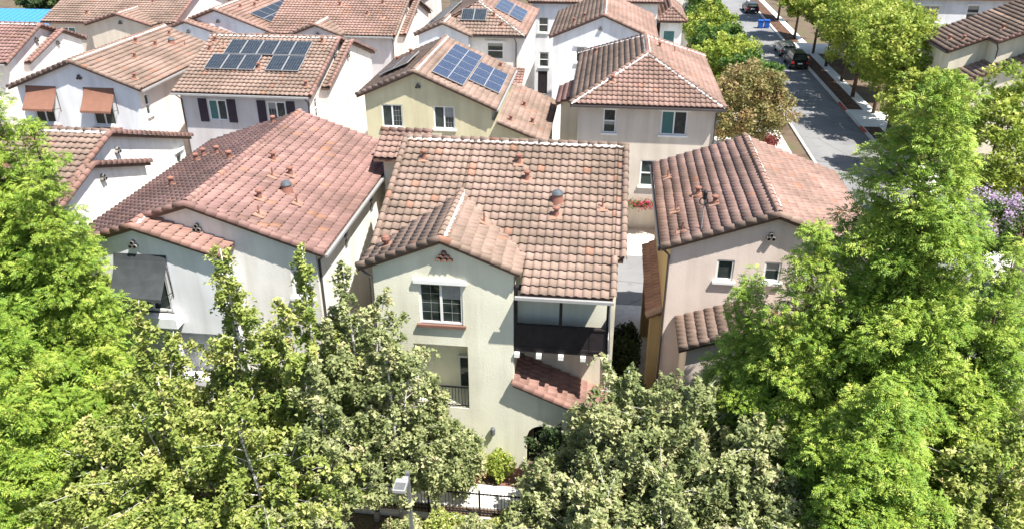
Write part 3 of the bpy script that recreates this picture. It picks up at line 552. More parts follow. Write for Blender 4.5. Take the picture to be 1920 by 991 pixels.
mb = MB(); z0 = zz(3.63); mb.tube([(3.63, 26.86, z0), (3.63, 26.86, z0 + 1.5)], .025, 6, 1); mb.tube([(3.35, 26.86, z0 + 1.45), (3.95, 26.8, z0 + 1.5)], .012, 5); mb.lathe((3.63, 26.86, z0 + 1.15), [(.03, 0), (.08, .04), (.08, .3), (.03, .36)], 8)
for k in range(12): a, b = k * math.pi / 6, (k + 1) * math.pi / 6; mb.tube([(3.6 + .14 * math.cos(a), 26.8, z0 + 1.12 + .14 * math.sin(a)), (3.6 + .14 * math.cos(b), 26.8, z0 + 1.12 + .14 * math.sin(b))], .022, 5)
h.part('antenna', mb, ['black', 'gutter'])
h.plane([(2.02, 27.5, 4.5), (2.58, 27.5, 4.8), (2.58, 33.9, 4.8), (2.02, 33.9, 4.5)], 'red', deck='side_roof'); h.caps((2.02, 27.52, 4.5), (2.58, 27.52, 4.8), 'buff', (-.5, 0, 1), name='rake_tile', lift=.03)
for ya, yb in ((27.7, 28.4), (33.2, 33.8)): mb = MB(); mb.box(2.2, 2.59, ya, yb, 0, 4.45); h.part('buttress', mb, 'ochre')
h.plane([(3.0, 24.3, 5.1), (3.0, 26.49, 5.1), (5.5, 26.49, 6.05), (5.5, 24.3, 6.05)], 'buff', deck='porch_roof'); h.plane([(8, 24.3, 5.1), (8, 26.49, 5.1), (5.5, 26.49, 6.05), (5.5, 24.3, 6.05)], 'buff', deck='porch_roof'); h.caps((3.0, 24.32, 5.1), (5.5, 24.32, 6.05), 'buff', (-.38, 0, 1), name='rake_tile', lift=.03); h.caps((8.0, 24.32, 5.1), (5.5, 24.32, 6.05), 'buff', (.38, 0, 1), name='rake_tile', lift=.03)
h.walls('pinkw', 3.3, 7.7, 24.5, 26.499, 0, {'F': [(3.3, 5.08), (5.5, 5.9), (7.7, 5.08)], 'L': 5.07, 'R': 5.07}, {'F': [(4.4, 5.6, .2, 2.4, dict(kind='recess', depth=.6))]}, sides='FLR', name='porch_wall'); h.finish(300)
# ------------------------------------------------ taupe hip house
h = House('taupe_hip_house', 'taupe stucco house with a hipped pinkish tile roof', (2.3, 51)); c = 'pink'; z0 = 8.1; zr = 10.15; E0 = [(-2.0, 44.4), (6.6, 44.4), (6.6, 57.5), (-2.0, 57.5)]; e = [(x, y, z0) for x, y in E0]; a1, a2 = (2.3, 48.5, zr), (2.3, 53.6, zr)
pf = h.plane([e[0], e[1], a1], c); pr_ = h.plane([e[1], e[2], a2, a1], 'pink'); pb = h.plane([e[2], e[3], a2], c); pl_ = h.plane([e[3], e[0], a1, a2], 'brown')  # brown left slope: its shade is put into the tile colour
for a, b in ((e[0], a1), (e[1], a1), (e[2], a2), (e[3], a2)): h.caps(a, b, c, lift=.05, mortar=True)
h.caps(a1, a2, c, lift=.06, mortar=True); h.vent(.3, 46.14, pf); h.vent(-.88, 55.0, pl_); h.vent(3.17, 51.9, pr_); h.vent(4.2, 53, pr_, 'thin')
h.walls('taupe', -1.55, 6.2, 44.85, 57.1, 0, 8.0, {'F': [(-.1, .62, 6.35, 7.75, dict(kind='hung', lintel=1)), (3.15, 4.6, 6.35, 7.75, dict(kind='slider', lintel=1, blind=0)), (2.2, 3.05, 3.2, 4.8, dict(kind='hung', lintel=0)), (1.4, 3.5, 0.02, 2.0, dict(kind='recess', depth=1.0)), (-1.2, -.4, 3.3, 4.9, dict(kind='hung'))], 'R': [(47, 48, 6.3, 7.6, dict(kind='hung'))]})
h.gutter((-2, 44.4, 8.1), (6.6, 44.4, 8.1), (0, -1, 0), 'dgutter'); h.spout([(6.3, 44.4, 8), (6.15, 44.78, 7.7), (6.15, 44.78, .2)])
h.plane([(-3.0, 47.5, 7.2), (-3.0, 51.5, 7.2), (-1.56, 51.5, 7.9), (-1.56, 47.5, 7.9)], 'red', deck='bay_roof'); h.walls('cream', -2.7, -1.56, 47.7, 51.3, 0, 7.3, sides='FLB', name='bay_wall'); h.finish(300)
# ------------------------------------------------ yellow solar house
h = House('yellow_house', 'yellow stucco house with blue solar panels and a lower side roof', (-9, 49)); c = 'buff'; s_ = .43; R = -10.85; zr = 9.7
pl_ = h.plane([(R, 44.3, zr), (R, 54, zr), (-14.3, 54, zz(-14.3)), (-14.3, 44.3, zz(-14.3))], 'brown'); pr_ = h.plane([(R, 44.3, zr), (-6.15, 44.3, zz(-6.15)), (-6.15, 54, zz(-6.15)), (R, 54, zr)], c)  # brown blend paints the left slope's shade; right slope keeps buff
lo = h.plane([(-6.1, 44.3, 6.95), (-3.2, 44.3, 5.8), (-3.2, 53, 5.8), (-6.1, 53, 6.95)], c, deck='side_roof')
h.caps((R, 44.33, zr), (R, 54, zr), c, lift=.05, mortar=True); h.caps((-14.3, 44.32, zz(-14.3)), (R, 44.32, zr), c, (-s_, 0, 1), name='rake_tile', lift=.03); h.caps((-6.15, 44.32, zz(-6.15)), (R, 44.32, zr), c, (s_, 0, 1), name='rake_tile', lift=.03); h.caps((-3.2, 44.32, 5.8), (-6.1, 44.32, 6.95), c, (.4, 0, 1), name='rake_tile', lift=.03)
for x, y in ((-5.04, 48.87), (-5.44, 45.2), (-4.29, 46.4)): h.vent(x, y, lo)
for x, y in ((-13.63, 51.39), (-12.95, 52.35)): h.vent(x, y, pl_)
h.vent(-7.0, 52.6, pr_)
for i in range(2):
    for j in range(5): h.panel(pr_, (-9.62 + .98 * i * .92, 45.9 + 1.5 * j), 1.48, .97, 'pv')
for j in range(3): h.panel(pr_, (-7.75, 47.45 + 1.5 * j), 1.48, .97, 'pv'); h.panel(pr_, (-6.85, 47.45 + 1.5 * j), 1.48, .97, 'pv')
for j in range(2): h.panel(pl_, (-12.1 - .05, 47.6 + 1.6 * j), 1.58, .97, 'pvk', .3); h.panel(pl_, (-13.05, 47.6 + 1.6 * j), 1.58, .97, 'pvk', .3)
ff = [(-13.9, zz(-13.9) - .13), (R, zr - .13), (-6.5, zz(-6.5) - .13)]
h.walls('yellow', -13.9, -6.5, 44.6, 53.7, 0, {'F': ff, 'B': ff, 'L': zz(-13.9) - .13, 'R': zz(-6.5) - .13}, {'F': [(-12.95, -11.72, 6.3, 7.65, dict(kind='slider', mun=(3, 4, 1))), (-9.87, -8.64, 6.3, 7.65, dict(kind='slider', mun=(3, 4, 1)))]})
h.walls('yellow', -6.499, -3.5, 44.61, 52.7, 0, {'F': [(-6.499, 6.95), (-3.5, 5.8)], 'B': [(-6.499, 6.95), (-3.5, 5.8)], 'R': 5.8}, sides='FRB', name='side_wall'); h.gvent(-10.7, 44.6, 8.75); h.gutter((-6.15, 44.3, 7.68), (-6.15, 54, 7.68), (1, 0, 0)); h.finish(300)
# ------------------------------------------------ side gable houses facing +X, with a bay gable
def side_gable(name, label, xl, xr, yf, yr, yb, zr, sl, c, wall, bay=None, front=None, right=None, ends=300, fwall=None, vents=(), gut='gutter'):
    h = House(name, label, ((xl + xr) / 2, yr)); z = lambda y: zr - sl * abs(y - yr)
    pf = h.plane([(xl, yf, z(yf)), (xr, yf, z(yf)), (xr, yr, zr), (xl, yr, zr)], c); pb = h.plane([(xl, yr, zr), (xr, yr, zr), (xr, yb, z(yb)), (xl, yb, z(yb))], c)
    h.caps((xl, yr, zr), (xr, yr, zr), c, lift=.05, mortar=True); h.caps((xr, yf, z(yf)), (xr, yr, zr), 'red', (0, -sl, 1), name='rake_tile', lift=.03); h.caps((xr, yb, z(yb)), (xr, yr, zr), 'red', (0, sl, 1), name='rake_tile', lift=.03)
    X = xr - .25; pr = [(yf + .45, z(yf + .45) - .13), (yr, zr - .13), (yb - .4, z(yb - .4) - .13)]
    h.walls(wall, xl + .3, X, yf + .45, yb - .4, 0, {'F': z(yf + .45) - .13, 'B': z(yb - .4) - .13, 'R': pr, 'L': pr}, {'R': right or []}, sides='RBL')
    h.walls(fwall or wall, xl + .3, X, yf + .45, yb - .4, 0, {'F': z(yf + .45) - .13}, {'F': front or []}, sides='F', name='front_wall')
    h.gutter((xl, yf, z(yf) + .02), (xr - .1, yf, z(yf) + .02), (0, -1, 0), gut); h.gvent(X, yr + (.2 if not bay else (-.5 if bay[0] > yr else .5)), zr - 1.0, (1, 0, 0))
    if bay:  # apex y on one slope, far eave y of the counter slope, projection
        ya, ye, pj = bay; zt = z(ya); sg = 1 if ye > ya else -1; ze = zt - .33 * abs(ye - ya); oy = yf if sg > 0 else yb
        h.plane([(xr, ya, zt), (xr + pj, ya, zt), (xr + pj, ye, ze), (xr, ye, ze)] if sg < 0 else [(xr, ya, zt), (xr + pj, ya, zt), (xr + pj, ye, ze), (xr, ye, ze)], c)
        h.plane([(xr, ya, zt), (xr + pj, ya, zt), (xr + pj, oy, z(oy)), (xr, oy, z(oy))], c)
        h.caps((xr + pj, ye, ze), (xr + pj, ya, zt), 'red', (0, sg * .33, 1), name='rake_tile', lift=.03); h.caps((xr + pj, oy, z(oy)), (xr + pj, ya, zt), 'red', (0, -sg * sl, 1), name='rake_tile', lift=.03)
        yi = ye - sg * .15; oi = oy + sg * .4; q = [(min(yi, oi), (ze if yi < oi else z(oy)) - .05), (ya, zt - .13), (max(yi, oi), (ze if yi > oi else z(oy)) - .05)]
        h.walls(wall, X, xr + pj - .2, min(yi, oi), max(yi, oi), 0, {'R': q, 'F': q[0][1], 'B': q[-1][1]}, {}, sides='RFB', name='bay_wall'); h.gvent(xr + pj - .2, ya + sg * .6, zt - .85, (1, 0, 0))
    for x, y, k in vents: h.vent(x, y, pf, k)
    return h, pf, pb
S = dict
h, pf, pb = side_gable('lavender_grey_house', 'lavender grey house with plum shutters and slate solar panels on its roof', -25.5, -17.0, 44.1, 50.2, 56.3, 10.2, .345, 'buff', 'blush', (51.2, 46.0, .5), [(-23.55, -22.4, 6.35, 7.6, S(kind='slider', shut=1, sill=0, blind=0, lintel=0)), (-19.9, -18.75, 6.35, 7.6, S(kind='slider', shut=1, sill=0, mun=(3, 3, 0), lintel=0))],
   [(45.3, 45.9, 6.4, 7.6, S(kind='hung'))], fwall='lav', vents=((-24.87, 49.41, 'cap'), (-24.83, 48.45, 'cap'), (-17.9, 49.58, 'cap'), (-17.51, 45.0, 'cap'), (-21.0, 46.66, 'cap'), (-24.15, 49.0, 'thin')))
for k in range(5): h.panel(pf, (-23.2 + 1.06 * k, 48.7), 1.02, 1.62, 'pvg')
for x in (-23.85, -22.79, -21.73, -20.0, -18.95): h.panel(pf, (x + .05, 47.08), 1.02, 1.62, 'pvg')
h.spout([(-25.3, 44.1, 8.0), (-25.14, 44.5, 7.6), (-25.14, 44.5, .2)]); h.spout([(-17.4, 44.1, 8.0), (-17.3, 44.5, 7.6), (-17.3, 44.5, .2)]); h.finish(300)
h, pf, pb = side_gable('bright_white_house', 'bright white gable wall beside the feathery conifers with a short bay gable', -29, -20.4, 23.7, 30.06, 36.4, 10.25, .343, 'buff', 'white', (28.1, 32.0, .3), right=[(35.1, 35.65, 6.5, 7.6, S(kind='hung', lintel=1))]); h.finish(200)
# ------------------------------------------------ white house with two rust awnings
h = House('rust_awning_house', 'cool white house with two rust coloured window awnings', (-31.4, 49)); c = 'buff'; s_ = .38; R = -31.3; zr = 9.8
pr_ = h.plane([(R, 43.9, zr), (-27.2, 43.9, zz(-27.2)), (-27.2, 55, zz(-27.2)), (R, 55, zr)], c); h.plane([(R, 43.9, zr), (R, 55, zr), (-35.7, 55, zz(-35.7)), (-35.7, 43.9, zz(-35.7))], 'brown')  # left slope gets darker brown tiles as painted shade
h.caps((R, 43.93, zr), (R, 55, zr), c, lift=.05, mortar=True); h.caps((-27.2, 43.92, zz(-27.2)), (R, 43.92, zr), c, (s_, 0, 1), name='rake_tile', lift=.03); h.caps((-35.7, 43.92, zz(-35.7)), (R, 43.92, zr), c, (-s_, 0, 1), name='rake_tile', lift=.03)
for x, y, k in ((-29.54, 47.75, 'cap'), (-29.83, 50.88, 'cap'), (-30.24, 53.6, 'cap'), (-29.46, 52.28, 'dome'), (-30.7, 50.13, 'cap'), (-28.06, 44.9, 'cap'), (-28.83, 52.83, 'thin')): h.vent(x, y, pr_, k)
ff = gable_walls(R, zr, s_, -35.3, -27.6)
h.walls('bluewhite', -35.3, -27.6, 44.2, 54.8, 0, {'F': ff, 'B': ff, 'L': zz(-35.3) - .13}, {'F': [(-34.6, -33.3, 5.9, 7.6, S(kind='slider')), (-30.8, -29.4, 5.9, 7.6, S(kind='slider'))]}, sides='FBL'); h.walls('blush', -35.3, -27.6, 44.201, 54.8, 0, {'R': zz(-27.6) - .13}, {'R': [(44.7, 45.2, 6.4, 7.7, S(kind='hung'))]}, sides='R', name='side_wall')
for a in (-34.75, -31.05): h.awning(a, a + 1.95, 44.19, 8.2, 7.0, .8, 'rust')
for a in (-34.6, -30.7):
    mb = MB(); mb.box(a - .2, a + 1.6, 43.75, 44.19, 5.3, 5.8); h.part('flower_box', mb, 'brick')
h.gvent(-31.1, 44.2, 8.75); h.gutter((-27.2, 43.9, 8.25), (-27.2, 55, 8.25), (1, 0, 0)); h.finish(300)
# ------------------------------------------------ farther rows
h, pf, pb = side_gable('blush_gable_house', 'blush house with a red raked gable near the blue roof', -50, -39.9, 49.5, 53.8, 58.0, 9.9, .41, 'maroon', 'blush', (55.4, 51.2, .45)); h.finish(0, False, False)
h = House('beige_gable_house', 'beige house with a small front gable and blue shuttered window', (-42, 69)); c = 'buff'; mz2 = lambda y: 8.1 + .36 * (y - 64.3); s_ = .3; R = -40.2; zr = 9.0
pf = h.plane([(-47.6, 64.3, 8.1), (-40.2, 64.3, 8.1), (-40.2, 70.5, mz2(70.5)), (-47.6, 70.5, mz2(70.5))], c); h.plane([(-40.2, 66.8, mz2(66.8)), (-37.3, 64.5, mz2(64.5)), (-35.8, 64.5, mz2(64.5)), (-35.8, 70.5, mz2(70.5)), (-40.2, 70.5, mz2(70.5))], c, (-47.6, 64.3, 8.1)); h.plane([(-47.6, 70.5, mz2(70.5)), (-35.8, 70.5, mz2(70.5)), (-35.8, 76, 8.3), (-47.6, 76, 8.3)], c)
h.plane([(R, 63.6, zr), (-37.2, 63.6, 8.1), (-37.2, 64.6, 8.1), (R, 66.8, zr)], c); h.plane([(R, 63.6, zr), (R, 66.8, zr), (-43.2, 64.3, 8.1), (-43.2, 63.6, 8.1)], c)
h.caps((-37.2, 63.62, 8.1), (R, 63.62, zr), c, (.3, 0, 1), name='rake_tile'); h.caps((-43.2, 63.62, 8.1), (R, 63.62, zr), c, (-.3, 0, 1), name='rake_tile'); h.caps((R, 63.65, zr), (R, 66.9, zr), c, lift=.05, mortar=True); h.caps((-47.6, 70.5, mz2(70.5)), (-35.8, 70.5, mz2(70.5)), c, mortar=True)
h.caps((-35.8, 64.5, mz2(64.5)), (-35.8, 70.5, mz2(70.5)), 'red', (0, -.36, 1), name='rake_tile')
h.vent(-39, 67.5, pf); h.vent(-44, 65.5, pf)
h.walls('beige', -47.2, -36.1, 64.75, 75.6, 0, {'F': 8.1, 'B': 8.3, 'L': 8.1, 'R': [(64.75, 8.1), (70.5, mz2(70.5) - .13), (75.6, 8.3)]}, {'F': [(-46.2, -44.9, 6.4, 7.6, S(kind='slider', shut=0, blind=1, sill=0))]}, sides='FLB'); h.walls('blush', -47.2, -36.1, 64.751, 75.6, 0, {'R': [(64.751, 8.1), (70.5, mz2(70.5) - .13), (75.6, 8.3)]}, {}, sides='R', name='side_wall')
h.walls('beige', -42.9, -37.5, 63.85, 64.749, 0, {'F': gable_walls(R, zr, s_, -42.9, -37.5), 'L': 8.05, 'R': 8.05}, {'F': [(-39.6, -38.2, 5.6, 6.6, S(kind='slider'))]}, sides='FLR', name='bay_wall'); h.gvent(-40.1, 63.85, 8.2); h.finish(0, False, False)
h = House('black_solar_house', 'house whose roof carries a large plain black solar array', (-31, 67)); c = 'pink'; s_ = .37; R = -30.9; zr = 9.8
pr_ = h.plane([(R, 62, zr), (-26.2, 62, zz(-26.2)), (-26.2, 73, zz(-26.2)), (R, 73, zr)], c); pl_ = h.plane([(R, 62, zr), (R, 73, zr), (-36.6, 73, zz(-36.6)), (-36.6, 62, zz(-36.6))], c); za = zz(-33.1)
h.plane([(-33.1, 61.2, za), (-33.1, 62, za), (-36.6, 62, zz(-36.6)), (-36.6, 61.2, zz(-36.6))], c, pl_[4]); h.plane([(-33.1, 61.2, za), (-29.8, 61.2, za - 1.05), (-29.8, 62.2, za - 1.05), (-33.1, 62.2, za)], c)
for a, b, nn in (((-26.2, 62.02, zz(-26.2)), (R, 62.02, zr), (s_, 0, 1)), ((-33.1, 62.02, za), (R, 62.02, zr), (-s_, 0, 1)), ((-29.8, 61.22, za - 1.05), (-33.1, 61.22, za), (.32, 0, 1)), ((-36.6, 61.22, zz(-36.6)), (-33.1, 61.22, za), (-s_, 0, 1))): h.caps(a, b, c, nn, name='rake_tile')
h.caps((R, 62, zr), (R, 73, zr), c, mortar=True)
for j in range(6):
    for i in range(2): h.panel(pr_, (-28.35 + 1.05 * i, 64.6 + 1.55 * j), 1.53, 1.1, 'pvk')
for x, y in ((-29.9, 64.6), (-29.5, 66.5), (-29.8, 68)): h.vent(x, y, pr_)
ff = gable_walls(R, zr, s_, -36.2, -26.6); h.walls('bluewhite', -36.2, -26.6, 62.2, 72.6, 0, {'F': ff, 'B': ff, 'L': zz(-36.2) - .1, 'R': zz(-26.6) - .1}, {}); h.walls('bluewhite', -36.15, -30, 61.4, 62.199, 0, {'F': [(-36.15, zz(-36.15) - .1), (-33.1, za - .1), (-30, za - 1.1)], 'L': 7.8, 'R': 7.9}, {'F': [(-32.3, -30.8, 5.7, 7.0, S(kind='slider'))]}, sides='FLR', name='bay_wall'); h.gvent(-33, 61.4, 8.1); h.gvent(-30.8, 62.2, 8.8); h.finish(0, False, False)
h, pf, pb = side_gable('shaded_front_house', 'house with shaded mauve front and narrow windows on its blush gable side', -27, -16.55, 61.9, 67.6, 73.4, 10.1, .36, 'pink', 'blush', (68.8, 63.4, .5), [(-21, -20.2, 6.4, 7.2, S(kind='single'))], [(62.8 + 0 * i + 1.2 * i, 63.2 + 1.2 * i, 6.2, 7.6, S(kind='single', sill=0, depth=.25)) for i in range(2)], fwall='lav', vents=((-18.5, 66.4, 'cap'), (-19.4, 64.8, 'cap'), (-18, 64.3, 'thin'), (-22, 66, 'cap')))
R = -22.6; zr = 8.95; h.plane([(R, 61.3, zr), (-20.5, 61.3, 8.15), (-20.5, 62.1, 8.15), (R, 64.2, zr)], 'buff'); h.plane([(R, 61.3, zr), (R, 64.2, zr), (-24.7, 62.1, 8.15), (-24.7, 61.3, 8.15)], 'buff'); h.caps((-20.5, 61.32, 8.15), (R, 61.32, zr), 'buff', (.38, 0, 1)); h.caps((-24.7, 61.32, 8.15), (R, 61.32, zr), 'buff', (-.38, 0, 1)); h.caps((R, 61.32, zr), (R, 64.2, zr), 'buff', mortar=True); h.walls('lav', -24.4, -20.8, 61.5, 62.34, 0, {'F': gable_walls(R, zr, .38, -24.4, -20.8), 'L': 8, 'R': 8}, {}, sides='FLR', name='bay_wall'); h.gvent(-22.5, 61.5, 8.1); h.spout([(-16.9, 62, 8), (-16.75, 62.25, 7.7), (-16.75, 62.25, .2)]); h.finish(0, False, False)
# hip + gable solar house
h = House('white_hip_house', 'white house with a hipped tile roof carrying three solar arrays', (-10.6, 68)); c = 'buff'; ap = (-10.5, 66.3, 10.1); bk = (-10.5, 71.5, 10.1)
pf = h.plane([(-13.5, 62.9, 8.1), (-6.4, 62.9, 8.1), ap], c); pr_ = h.plane([(-6.4, 62.9, 8.1), (-6.4, 75, 8.1), bk, ap], 'pink'); pl_ = h.plane([(-14.9, 62.9, 8.1), ap, bk, (-14.9, 75, 8.1)], c); h.plane([(-6.4, 75, 8.1), (-14.9, 75, 8.1), bk], c)
h.plane([(-12.75, 62.1, 9.15), (-10.5, 62.1, 8.2), (-10.5, 63.3, 8.2), (-12.75, 65.4, 9.15)], c); h.plane([(-12.75, 62.1, 9.15), (-12.75, 65.4, 9.15), (-15, 63.3, 8.2), (-15, 62.1, 8.2)], c)
for a, b in (((-6.4, 62.9, 8.1), ap), (ap, bk)): h.caps(a, b, c, lift=.05, mortar=True)
h.caps((-10.5, 62.12, 8.2), (-12.75, 62.12, 9.15), c, (.42, 0, 1)); h.caps((-15, 62.12, 8.2), (-12.75, 62.12, 9.15), c, (-.42, 0, 1)); h.caps((-12.75, 62.15, 9.15), (-12.75, 65.2, 9.15), c, lift=.05, mortar=True)
for i in range(2): h.panel(pf, (-11.2 + 1.0 * i, 64.75), .98, 1.3, 'pvg')
for i in range(2):
    for j in range(3): h.panel(pr_, (-8.8 + 1.15 * i, 66.9 + 1.6 * j), 1.55, 1.2, 'pv')
for i in range(5): h.panel(pl_, (-13.6 + .0 * i, 64.9 + 1.6 * i), 1.55, 1.6, 'pvk', .25)
for x, y in ((-9.1, 64.7), (-8.4, 63.8)): h.vent(x, y, pf)
h.walls('white', -14.7, -6.75, 63.3, 74.6, 0, 8.0, {'F': [(-9.5, -8.2, 6.2, 7.5, S(kind='hung', shut=0, lintel=1, sill=0)), (-8.1, -7.2, 5.9, 7.5, S(kind='single', sill=0, frame='dwood'))][:1]}); h.walls('bluewhite', -14.7, -10.8, 62.3, 63.299, 0, {'F': gable_walls(-12.75, 9.15, .42, -14.7, -10.8), 'R': 8.1, 'L': 8.1}, {}, sides='FLR', name='bay_wall'); h.plane([(-8.2, 60.7, 4.6), (-6.5, 60.7, 4.6), (-6.5, 63.29, 5.5), (-8.2, 63.29, 5.5)], 'red', deck='porch_roof')
h.walls('white', -8, -6.76, 61, 63.299, 0, 4.6, {}, sides='FLR', name='porch_wall'); h.gutter((-10.5, 62.9, 8.1), (-6.4, 62.9, 8.1), (0, -1, 0), 'dgutter'); h.spout([(-7.3, 62.9, 8), (-7.2, 63.22, 7.5), (-7.2, 63.22, .2)]); h.finish(0, False, False)
h = House('cool_white_gable_house', 'cool white front gable behind the taupe hipped house', (-.5, 68)); c = 'pink'; s_ = .42; R = -.5; zr = 9.85
h.plane([(R, 62.8, zr), (3.7, 62.8, zz(3.7)), (3.7, 74, zz(3.7)), (R, 74, zr)], c); pl_ = h.plane([(R, 62.8, zr), (R, 74, zr), (-4.6, 74, zz(-4.6)), (-4.6, 62.8, zz(-4.6))], 'brown'); h.caps((R, 62.8, zr), (R, 74, zr), c, lift=.05, mortar=True); h.caps((3.7, 62.82, zz(3.7)), (R, 62.82, zr), c, (s_, 0, 1)); h.caps((-4.6, 62.82, zz(-4.6)), (R, 62.82, zr), c, (-s_, 0, 1))  # shade of the left slope painted in with browner tiles
ff = gable_walls(R, zr, s_, -4.3, 3.4); h.walls('bluewhite', -4.3, 3.4, 63.0, 73.7, 0, {'F': ff, 'B': ff, 'L': zz(-4.3) - .1, 'R': zz(3.4) - .1}, {'F': [(-2.5, -1.8, 6.2, 7.4, S(kind='single', lintel=1)), (-.6, .1, 6.2, 7.4, S(kind='single', lintel=1))]}); h.gvent(-.7, 63, 8.75); h.vent(-2.8, 64.5, pl_); h.vent(-2, 64.8, pl_); h.finish(0, False, False)
def block(name, label, x0, x1, y0, y1, zt, mat, c, ops={}, rid=1.8):
    h = House(name, label, ((x0 + x1) / 2, (y0 + y1) / 2)); ym = (y0 + y1) / 2; o = .4; e = [(x0 - o, y0 - o, zt), (x1 + o, y0 - o, zt), (x1 + o, y1 + o, zt), (x0 - o, y1 + o, zt)]; q = min(x1 - x0, y1 - y0) / 2 + o - .2
    if x1 - x0 > y1 - y0: a, b = (x0 - o + q, ym, zt + rid), (x1 + o - q, ym, zt + rid); P = ([e[0], e[1], b, a], [e[1], e[2], b], [e[2], e[3], a, b], [e[3], e[0], a])
    else: xm = (x0 + x1) / 2; a, b = (xm, y0 - o + q, zt + rid), (xm, y1 + o - q, zt + rid); P = ([e[0], e[1], a], [e[1], e[2], b, a], [e[2], e[3], b], [e[3], e[0], a, b])
    for p in P: h.plane(p, c)
    for k, p in enumerate(e): h.caps(p, a if (k in (0, 3) if x1 - x0 > y1 - y0 else k in (0, 1)) else b, c, lift=.05)
    h.walls(mat, x0, x1, y0, y1, 0, zt - .02, ops); h.finish(0, False, False); return h
W1 = lambda a, z: (a, a + .9, z, z + 1.4, S(kind='hung', sill=1))
block('tall_white_house', 'tall narrow white house behind the white hipped solar house', -7.2, -2.6, 76.5, 86, 8.6, 'bluewhite', 'buff', {'F': [W1(-6.6, 5.8), W1(-6.5, 2.6), (-6.6, -5.7, 0.02, 2.2, S(kind='door'))]})
block('distant_cream_house', 'cream house just visible past the black solar roof slope', -15.5, -10.5, 79.5, 88, 8.4, 'cream', 'buff', {'F': [W1(-14.6, 6), W1(-13.2, 6), W1(-11.8, 6)]})
block('distant_white_house', 'white house with dark window past the cool white gable', -2, 4.3, 78, 88, 8.5, 'white', 'pink', {'F': [(1.2, 2.3, 6.9, 7.6, S(kind='slider'))]})
block('small_wing_house', 'small white wing with pink tile roof beside street trees', 4.7, 6.7, 78.4, 86, 6.8, 'white', 'pink', {'F': [(5, 6.1, 4.6, 5.9, S(kind='single', blind=0))]}, 1.1)
block('distant_mauve_house', 'mauve house at the back with tan hipped roof', -27, -18.5, 80, 90, 8.4, 'lav', 'maroon', {}); block('distant_tan_house', 'tan roofed house far behind the small front gable', -36, -29, 80, 90, 8.4, 'blush', 'buff', {})
block('distant_corner_house', 'far cream house at the end of the lane', -9, -2, 96, 105, 8.4, 'cream', 'pink', {}); block('lane_house', 'far white house seen between the lane roofs', 1, 9, 96, 106, 8.4, 'white', 'buff', {})
block('lilac_house', 'lilac white house with sliding window across the street', 26.5, 42, 90, 101, 7.6, 'bluewhite', 'buff', {'F': [(31.6, 33.5, 5.2, 6.8, S(kind='slider', lintel=1)), (36.2, 37.4, 5.4, 6.9, S(kind='hung', lintel=1))], 'L': [(93, 94, 5, 6.5, S(kind='hung'))]})
# blue roofed shed
h = House('blue_roof_building', 'low building with a bright blue metal roof at the far left', (-62, 84)); mb = MB(); mb.slab([(-74, 78, 4.4), (-57, 78, 4.4), (-57, 84, 5.6), (-74, 84, 5.6)], (0, 0, .15)); mb.slab([(-74, 84, 5.6), (-57, 84, 5.6), (-57, 92, 4.2), (-74, 92, 4.2)], (0, 0, .15))
for x in np.arange(-73.5, -57, .6): mb.slab([(x, 78, 4.45), (x + .05, 78, 4.45), (x + .05, 84, 5.65), (x, 84, 5.65)], (0, 0, .05))
h.part('roof', mb, 'blueroof'); h.walls('beige', -73.5, -57.5, 78.5, 91.5, 0, {'F': 4.3, 'B': 4.1, 'L': 4.1, 'R': [(78.5, 4.3), (84, 5.4), (91.5, 4.1)]}, {})
# cream house across the street, stepped roof edge
h = House('stepped_roof_house', 'cream house across the street with a stepped brown tile roof', (29, 65)); c = 'brown'; sz = lambda x: 8.15 + .42 * (x - 23.9)
pa_ = h.plane([(23.9, 60.9, sz(23.9)), (26.3, 60.9, sz(26.3)), (26.3, 66.8, sz(26.3)), (23.9, 66.8, sz(23.9))], c); h.plane([(26.3, 59.3, sz(26.3)), (28.4, 59.3, sz(28.4)), (28.4, 66.8, sz(28.4)), (26.3, 66.8, sz(26.3))], c, pa_[4]); h.plane([(28.4, 57.8, sz(28.4)), (31.5, 57.8, sz(31.5)), (31.5, 66.8, sz(31.5)), (28.4, 66.8, sz(28.4))], c, pa_[4]); h.plane([(31.5, 57.8, sz(31.5)), (36, 57.8, 9.2), (36, 66.8, 9.2), (31.5, 66.8, sz(31.5))], c)
for a, b, y in ((23.9, 26.3, 60.92), (26.3, 28.4, 59.32), (28.4, 31.5, 57.82)): h.caps((a, y, sz(a)), (b, y, sz(b)), 'red', (-.42, 0, 1), name='rake_tile')
h.vent(24.7, 63.2, pa_); h.vent(25.2, 62, pa_); h.vent(27.4, 61.5, pa_)
sz3 = lambda x: 6.75 + .42 * (x - 24.6); h.plane([(24.6, 58.3, sz3(24.6)), (30.5, 58.3, sz3(30.5)), (30.5, 61.1, sz3(30.5)), (24.6, 61.1, sz3(24.6))], c, deck='lower_roof'); h.caps((24.6, 58.32, sz3(24.6)), (30.5, 58.32, sz3(30.5)), 'red', (-.42, 0, 1), name='rake_tile')
h.walls('cream', 24.2, 35.7, 61.1, 66.5, 0, {'F': [(24.2, sz(24.2) - .1), (31.5, sz(31.5) - .1), (35.7, 9)], 'B': 8, 'L': sz(24.2) - .12, 'R': 9}, {'L': [(62.6, 64.4, 5.2, 6.5, S(kind='slider'))]}); h.walls('cream', 24.9, 33, 58.6, 61.099, 0, {'F': [(24.9, sz3(24.9) - .1), (30.5, sz3(30.5) - .1), (33, sz3(30.5) - .1)], 'L': sz3(24.9) - .1, 'R': 8}, {'L': [(59.2, 60.4, 4, 5.9, S(kind='slider'))]}, sides='FLR', name='front_wall')
